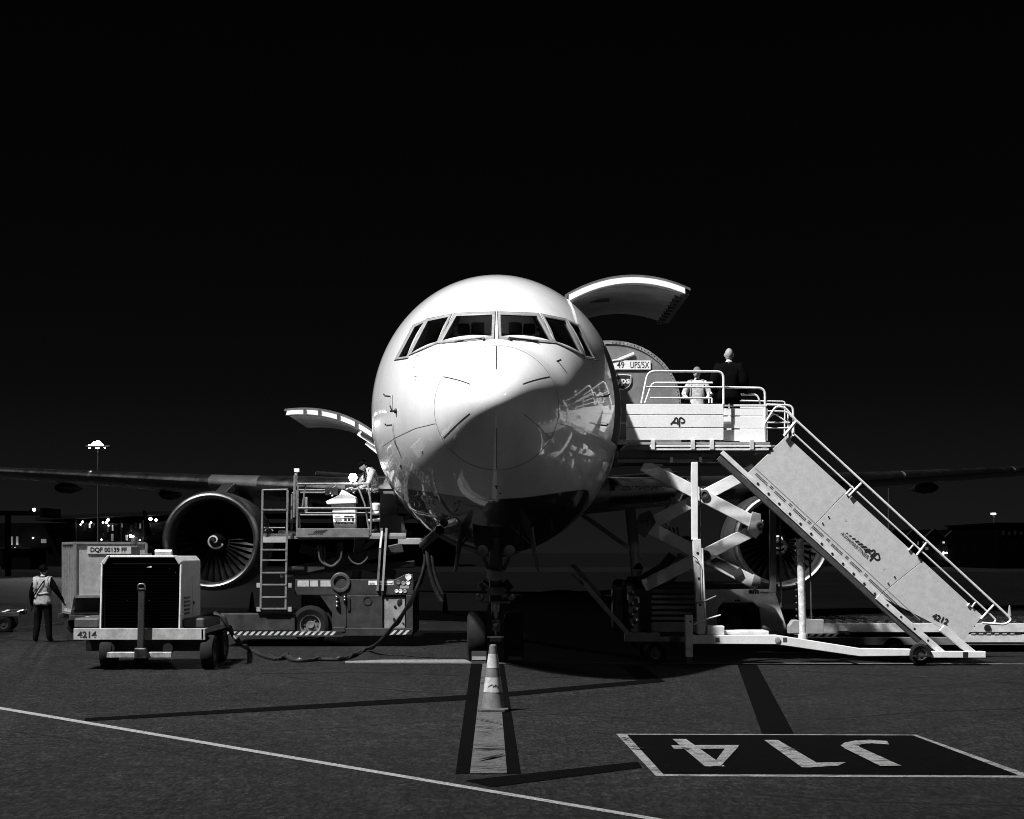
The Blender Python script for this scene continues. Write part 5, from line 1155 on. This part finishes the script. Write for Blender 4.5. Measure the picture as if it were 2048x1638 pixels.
    hme = bpy.data.meshes.new('h'); bm.to_mesh(hme); bm.free()
    V0 = len(b.vertices); verts = [v.co.copy() for v in b.vertices] + [(hm @ v.co + hc) * scale for v in hme.vertices]
    faces = [tuple(p.vertices) for p in b.polygons] + [tuple(i + V0 for i in p.vertices) for p in hme.polygons]; hfc = [p.center.copy() for p in hme.polygons]; nb = len(b.polygons)
    bme = bpy.data.meshes.new(name); bme.from_pydata(verts, [], faces); bme.update()
    slots = [SKIN, HAIR, mats['top'], mats['bottom'], SHOE, BLACK]
    for m_ in slots: bme.materials.append(m_)
    wrl = [V(D['lwr']) * scale, V(D['rwr']) * scale]; elb = [V(D['lel']) * scale, V(D['rel']) * scale]
    pz = D['pelvis'][2] * scale; tors = []
    for i, p in enumerate(bme.polygons):
        p.use_smooth = True; c = p.center
        if i >= nb:
            hcx = hfc[i - nb]
            if hcx.z > .055 or (hcx.y > .02 and hcx.z > -.045): p.material_index = mats.get('hair', 1)
            elif hcx.y < -.06 and .012 < hcx.z < .032 and .02 < abs(hcx.x) < .05: p.material_index = 5
            elif hcx.y < -.07 and -.072 < hcx.z < -.062 and abs(hcx.x) < .03: p.material_index = 5
            continue
        hand = any((c - w).dot((w - e_).normalized()) > -.005 and (c - w).length < .22 for w, e_ in zip(wrl, elb))
        nk = (c - V(D['neck']) * scale); axis = (V(D['skull']) - V(D['chest'])).normalized()
        if hand: p.material_index = 0 if not mats.get('gloves') else 5
        elif nk.dot(axis) > .035: p.material_index = 0
        elif c.z < .10 * scale: p.material_index = 4
        elif c.z < pz - .02 and min((c - w).length for w in wrl) > .16 and min((c - w).length for w in elb) > .16: p.material_index = 3
        else:
            p.material_index = 2; tors.append(i)
    bo_ = bpy.data.objects.new('body', bme); COL.objects.link(bo_); bo_.parent = t
    def shell(nm, m_, test, off):
        nm_ = [v.normal.copy() for v in bme.vertices]; use = {}; vv = []; fs = []
        for p in bme.polygons:
            if p.index < nb and test(p.center / scale, p.material_index):
                f = []
                for i in p.vertices:
                    if i not in use: use[i] = len(vv); vv.append(bme.vertices[i].co + nm_[i] * off)
                    f.append(use[i])
                fs.append(tuple(f))
        if not fs: return None
        m2 = bpy.data.meshes.new(nm); m2.from_pydata(vv, [], fs); m2.materials.append(m_)
        for p in m2.polygons: p.use_smooth = True
        q = bpy.data.objects.new(nm, m2); COL.objects.link(q); q.parent = t
        so_ = q.modifiers.new('s', 'SOLIDIFY'); so_.thickness = .006; so_.offset = 1
        return q
    if hat:
        bm = bmesh.new(); bmesh.ops.create_uvsphere(bm, u_segments=24, v_segments=16, radius=1); bmesh.ops.delete(bm, geom=[v for v in bm.verts if v.co.z < .18], context='VERTS')
        for v in bm.verts:
            f = 1.12 if v.co.z < .42 else 1.05
            v.co = (hm @ V((v.co.x * .080 * f, v.co.y * .104 * f, v.co.z * .135)) + hc) * scale
        m2 = bpy.data.meshes.new('hat'); bm.to_mesh(m2); bm.free(); m2.materials.append(hat)
        for p in m2.polygons: p.use_smooth = True
        q = bpy.data.objects.new('hat', m2); COL.objects.link(q); q.parent = t
        sm = q.modifiers.new('s', 'SOLIDIFY'); sm.thickness = .012; sm.offset = 1
    return t, shell

# worker walking away at left, sleeveless vest
t, sh = human('person', 'worker in pale vest and dark clothes walking beside the silver container', (P(86, 0, 32.4).x, 32.4, 0), R(180), dict(lel=(.25, .03, 1.13), lwr=(.27, -.02, .88), lhd=(.272, -.03, .80), rel=(-.31, .02, 1.18), rwr=(-.42, -.06, .98), rhd=(-.44, -.09, .91), lkn=(.13, -.03, .5), lan=(.16, .05, .09), lto=(.18, -.12, .045), rkn=(-.12, 0, .5), ran=(-.15, .02, .09), rto=(-.17, -.15, .045)), dict(top=DARK, bottom=NAVY, hair=5, gloves=True), hat=DARK, scale=1.0)
tor = lambda c, m: m in (2, 3) and abs(c.x) < .205 - max(0, 1.3 - c.z) * .03 and .86 < c.z < 1.475 and not (abs(c.x) > .19 and c.z > 1.2)
sh('hi_vis_vest', HIVIS, tor, .022); sh('reflective_belt', TAPED, lambda c, m: tor(c, m) and 1.10 < c.z < 1.16, .032)
sh('reflective_brace', TAPED, lambda c, m: tor(c, m) and c.z > 1.16 and .10 < abs(c.x) < .15, .032)
MB().tube([V((-.10, .02, 1.475)), V((-.05, .155, 1.38)), V((.06, .165, 1.22)), V((.16, .14, 1.06)), V((.19, .03, 1.0))], .014, 6).build('bag_strap', DARK, t, smooth=True)
# worker at the left loader, hunched over the console
zdk = 2.46
t, sh = human('person', 'hunched loader worker in striped reflective jacket beside the white console', (P(748, 0, 31.6).x, 31.6, zdk), R(-62), dict(waist=(0, -.02, 1.12), chest=(0, -.10, 1.33), neck=(0, -.18, 1.45), skull=(0, -.26, 1.49), lsh=(.165, -.12, 1.40), rsh=(-.165, -.12, 1.40), lel=(.23, -.22, 1.14), rel=(-.23, -.24, 1.14), lwr=(.16, -.42, 1.02), rwr=(-.16, -.46, 1.04), lhd=(.15, -.50, 1.01), rhd=(-.15, -.54, 1.03)), dict(top=HIVIS, bottom=NAVY, hair=5), headrot=(0, R(38)), hat=DARK, scale=.98)
sh('reflective_band', TAPE, lambda c, m: m == 2 and (1.09 < c.z < 1.14 or .98 < c.z < 1.03) and abs(c.x) < .21, .012); sh('reflective_band', TAPE, lambda c, m: m == 2 and .10 < abs(c.x) < .15 and c.z > 1.12, .012)
sh('dark_panel', DARK, lambda c, m: m == 2 and .055 < abs(c.x) < .085 and c.z > 1.0, .012); sh('trouser_band', TAPE, lambda c, m: m == 3 and (.28 < c.z < .34 or .44 < c.z < .50), .012); sh('trouser_patch', TAPE, lambda c, m: m == 3 and .5 < c.z < .72 and c.x > .05, .010)
# worker in beanie on the main deck loader
t, sh = human('person', 'worker in knit beanie and pale coat behind the platform rail', (P(1394, 0, 29.0).x, 29.0, 4.18), R(-8), dict(lel=(.29, -.04, 1.16), rel=(-.29, -.04, 1.16), lwr=(.22, -.26, 1.06), rwr=(-.22, -.26, 1.06), lhd=(.16, -.31, 1.06), rhd=(-.16, -.31, 1.06)), dict(top=COAT, bottom=NAVY), hat=KNIT, scale=.93, headrot=(R(-12), R(4)))
sh('coat_front_seam', DARK, lambda c, m: m == 2 and abs(c.x) < .02 and c.y < 0, .006); sh('reflective_brace', TAPED, lambda c, m: m == 2 and .10 < abs(c.x) < .145 and c.y < .06 and c.z > 1.1, .010); sh('reflective_cuff', TAPE, lambda c, m: m == 2 and abs(c.x) > .24 and 1.15 < c.z < 1.2, .010)
# person in dark suit on the stairs platform
t, sh = human('person', 'bald person in dark suit standing with back turned on the stairs platform', (P(1458, 0, 26.95).x, 26.95, 4.06), R(170), dict(lel=(.27, .04, 1.14), rel=(-.27, .04, 1.14), lwr=(.25, -.16, 1.0), rwr=(-.25, -.16, 1.0), lhd=(.22, -.23, 1.0), rhd=(-.22, -.23, 1.0)), dict(top=DARK, bottom=NAVY), scale=1.06)
sh('jacket', DARK, lambda c, m: m in (2, 3) and abs(c.x) < .33 and .82 < c.z < 1.46, .025); MB().lathe((0, .012, 1.545), (0, 0, 1), [(.072, -.02), (.066, .03)], 20).build('shirt_collar', TAPE, t, smooth=True)
# dark figure by the loader base
t, sh = human('person', 'shadowed person in dark clothes standing left of the scissor arms', (P(1276, 0, 30.9).x, 30.9, 0), R(20), {}, dict(top=DARK, bottom=NAVY, hair=5, gloves=True), hat=DARK, scale=1.02)
sh('jacket', DARK, lambda c, m: m in (2, 3) and abs(c.x) < .33 and .8 < c.z < 1.46, .03)

# ================================================================== BACKGROUND
FARW = mat('far_wall', .012, .8, spec=0., var=.5, scale=.3); FARD = mat('far_dark', .003, .8, spec=0., var=.4, scale=.3); FARL = mat('far_roof', .035, .6, spec=0., var=.3, scale=.2); FGL = mat('far_glass', .03, .15, var=.3, scale=.2); GLOW1 = mat('lit_window', .8, .5, var=0, emit=.35); GLOW2 = mat('bright_far_lamp', .8, .5, var=0, emit=14); GLOW3 = mat('faint_window', .5, .5, var=0, emit=.05)
def far_lamp(par, px, py, Y, r=1.6, m=GLOW2, nm='lamp'): MB().lathe(P(px, py, Y), (0, -1, 0), [(r * Y / FPX, -.05), (r * Y / FPX, .05), (.001, .2)], 8).build(nm, m, par)
TY = 210.
tb_ = thing('terminal_building', 'dim long terminal with curved pale roof edge on the left horizon', 'building', (P(400, 0, TY).x, TY, 0))
gy = HY + CZ * FPX / TY
MB().pbox(-80, 1046, 900, gy, TY, 30).build('wall', FARW, tb_); mb = MB()
rp_ = [(70 + i * 42, 1034 - 14 * math.sin(min(1, i / 9) * math.pi / 2)) for i in range(20)]
MB().ppoly(rp_ + [(x, y + 7) for x, y in rp_[::-1]], TY - 3, 33).build('roof', FARL, tb_)
for i in range(38):
    x = 150 + i * 9.2; h_ = random.uniform(6, 14); y = random.choice((1044, 1047, 1050, 1066, 1070))
    MB().pbox(x, y, x + random.uniform(1.5, 4), y + h_, TY - .3, .2).build('window', random.choice((FGL, FGL, GLOW3, GLOW3, GLOW1)), tb_)
for i in range(8): MB().pbox(150 + i * 45, 1040, 152 + i * 45, gy, TY - .5, .3).build('column', FARL, tb_)
for (x, y, r_) in ((161, 1049, 1.4), (165, 1044, 2.0), (182, 1045, 1.7), (206, 1045, 1.6), (213, 1045, 2.4), (216, 1040, 2.6), (217, 1051, 1.2), (301, 1038, 3.4), (312, 1040, 2.6), (203, 1079, 1.3), (261, 1072, 2.8), (266, 1073, 2.2), (292, 1082, 2.0), (280, 1080, 1.6), (66, 1076, 1.1), (30, 1097, 2.2)): far_lamp(tb_, x, y, TY - 1, r_)
for (x0, x1, y0, y1) in ((15, 25, 1073, 1090), (32, 36, 1073, 1090), (82, 92, 1078, 1086), (222, 226, 1068, 1082)): MB().pbox(x0, y0, x1, y1, TY - .6, .2).build('window', GLOW3, tb_)
sv = thing('service_shed', 'low dim shed with square doorway at the far left', 'building', (P(20, 0, 170).x, 170, 0)); g2 = HY + CZ * FPX / 170
MB().pbox(2, 1097, 60, g2, 170, 6).build('wall', FARW, sv); MB().pbox(6, 1106, 17, g2 - .5, 169.8, .1).build('doorway', FARD, sv); MB().pbox(0, 1095, 62, 1097.5, 169.6, 7).build('roof', FARL, sv)
jb = thing('jet_bridge', 'dark jet bridge arm with one lamp at the far left', 'jet bridge', (P(40, 0, 120).x, 120, 0)); g3 = HY + CZ * FPX / 120
MB().ppoly([(-60, 1020), (62, 1022), (92, 1018), (93, 1032), (70, 1029), (-60, 1029)], 120, 3.2).build('tunnel', FARD, jb); MB().pbox(10, 1028, 14, g3, 121, 1).build('support_leg', FARD, jb); MB().pbox(80, 1016, 94, 1034, 119.6, 3.8).build('cab', FARD, jb); far_lamp(jb, 68, 1019.5, 119.5, 3.2)
MB().ptube([(66, 1019), (60, 1022)], 119.5, .1, 6).build('lamp_arm', FARD, jb)
tf = thing('parked_aircraft', 'dark tail of a distant parked aircraft before the terminal', 'aircraft', (P(300, 0, 190).x, 190, 0)); g4 = HY + CZ * FPX / 190
MB().ppoly([(285, 1021), (290, 1021), (303, 1072), (292, 1072)], 190, .5).build('tail_fin', FARD, tf); MB().lathe(P(330, 1082, 190), (1, 0, 0), [(.001, -3), (.5, -2.2), (1.6, 0), (1.8, 4), (1.8, 14), (.001, 18)], 16).build('fuselage', FARD, tf, smooth=True)
for x in (315, 360): MB().ptube([(x, 1090), (x, g4)], 190, .3, 6).build('gear_leg', FARD, tf)
for i, (px, top, bot) in enumerate(((196, 893, 1120), (1777, 985, 1120))):
    my = 130. if i == 0 else 150.; b = P(px, 0, my)
    ms = thing('floodlight_mast', ('tall mast with glaring floodlights above the left wing', 'thin unlit mast below the right wing')[i], 'light mast', (b.x, my, 0), group='apron light masts')
    zt = P(px, top, my).z if i == 0 else P(px, 976, my).z
    MB().cyl((b.x, my, 0), (b.x, my, zt), .09, 10, .055).build('pole', mat('mast_steel', .2, .4, var=.2), ms, smooth=True)
    if i == 0:
        MB().cyl((b.x - 1.1, my, zt), (b.x + 1.1, my, zt), .12, 8).build('crossbar', DSTEEL, ms)
        for k, (dx, dz, r_) in enumerate(((-.78, .0, .17), (-.5, .1, .18), (-.28, .18, .2), (-.08, .22, .22), (.12, .2, .2), (.32, .14, .17), (.62, -.04, .12), (-.06, -.06, .18), (0, .3, .24), (-.3, .28, .2))):
            fl = MB().lathe((b.x + dx, my, zt + dz), (.0, -1, -.25), [(.05, -.25), (r_ * .8, -.1), (r_, 0)], 10).build('floodlight', BLACK, ms); MB().lathe((b.x + dx, my, zt + dz), (0, -1, -.25), [(r_ * .97, .0), (r_ * .6, .06), (.001, .08)], 10).build('lens', LAMP, fl)
        L = bpy.data.lights.new('mast_light', 'SPOT'); L.energy = 9000; L.spot_size = R(95); L.spot_blend = .8; L.shadow_soft_size = .6
        lo = bpy.data.objects.new('mast_light', L); COL.objects.link(lo); lo.parent = ms; lo.location = V((b.x, my - .6, zt)) - woff(ms); lo.rotation_euler = (V((-b.x * .6, 100, zt))).to_track_quat('Z', 'Y').to_euler()
# right horizon
HYY = 200.
hg = thing('saw_tooth_hangar', 'dim far hangar with zigzag roof on the right horizon', 'building', (P(1880, 0, HYY).x, HYY, 0)); g5 = HY + CZ * FPX / HYY
MB().pbox(1690, 1078, 1998, g5, HYY, 30).build('wall', FARW, hg)
for i in range(6):
    x = 1768 + i * 40
    MB().ppoly([(x, 1078), (x + 22, 1058), (x + 46, 1077), (x + 46, 1079)], HYY - 2, 33).build('roof', FARD, hg); MB().pbar((x, 1077), (x + 22, 1057), HYY - 2.1, 1.2, 1).build('roof_edge', FARL, hg); MB().pbar((x + 22, 1057), (x + 44, 1076), HYY - 2.1, .8, 1).build('roof_edge', FARL, hg)
for i in range(26):
    x = 1775 + i * 8.6 + random.uniform(-2, 2); y = random.choice((1083, 1094, 1103, 1108)); MB().pbox(x, y, x + random.uniform(2, 6), y + random.uniform(2, 7), HYY - .3, .2).build('window', random.choice((FGL, GLOW3, GLOW3, GLOW1)), hg)
for (x, y, r_) in ((1952, 1086, 1.8), (1986, 1097, 2.4), (1887, 1106, 2.2), (1893, 1106, 1.8), (1945, 1114, 1.6), (1932, 1085, 1.4), (1906, 1108, 1.4), (1938, 1106, 1.2), (1953, 1104, 1.2), (1930, 1112, 1.2)): far_lamp(hg, x, y, HYY - 1, r_)
tw = thing('tower_block', 'black square block at the right edge of the horizon', 'building', (P(2040, 0, 180).x, 180, 0)); MB().pbox(1996, 1048, 2110, HY + CZ * FPX / 180, 180, 20).build('wall', FARD, tw)
for i in range(4): MB().pbox(2004 + i * 12, 1060 + 3 * (i % 2), 2009 + i * 12, 1070, 179.8, .1).build('window', FGL, tw)
MB().pbox(1994, 1045, 2112, 1048.5, 179.5, 21).build('parapet', FARD, tw)
sl_ = thing('street_light', 'lone bright lamp head above the right horizon', 'lamp', (P(1988, 0, 185).x, 185, 0)); b = P(1988, 1028, 185)
MB().cyl((b.x, 185, 0), (b.x, 185, b.z), .09, 8).build('pole', DGREY, sl_); MB().pbox(1984.5, 1026, 1992, 1029, 184.5, .5).build('lamp_head', LAMPD, sl_)
gv = MB().add([(-2500, 150, .01), (2500, 150, .01), (2500, 196, .01), (-2500, 196, .01)], [(0, 1, 2, 3)]).build('taxiway_edge', mark_mat('far_concrete', .028, .4, .015)); tag(gv, 'slightly paler far pavement band before the terminals', kind='structure')
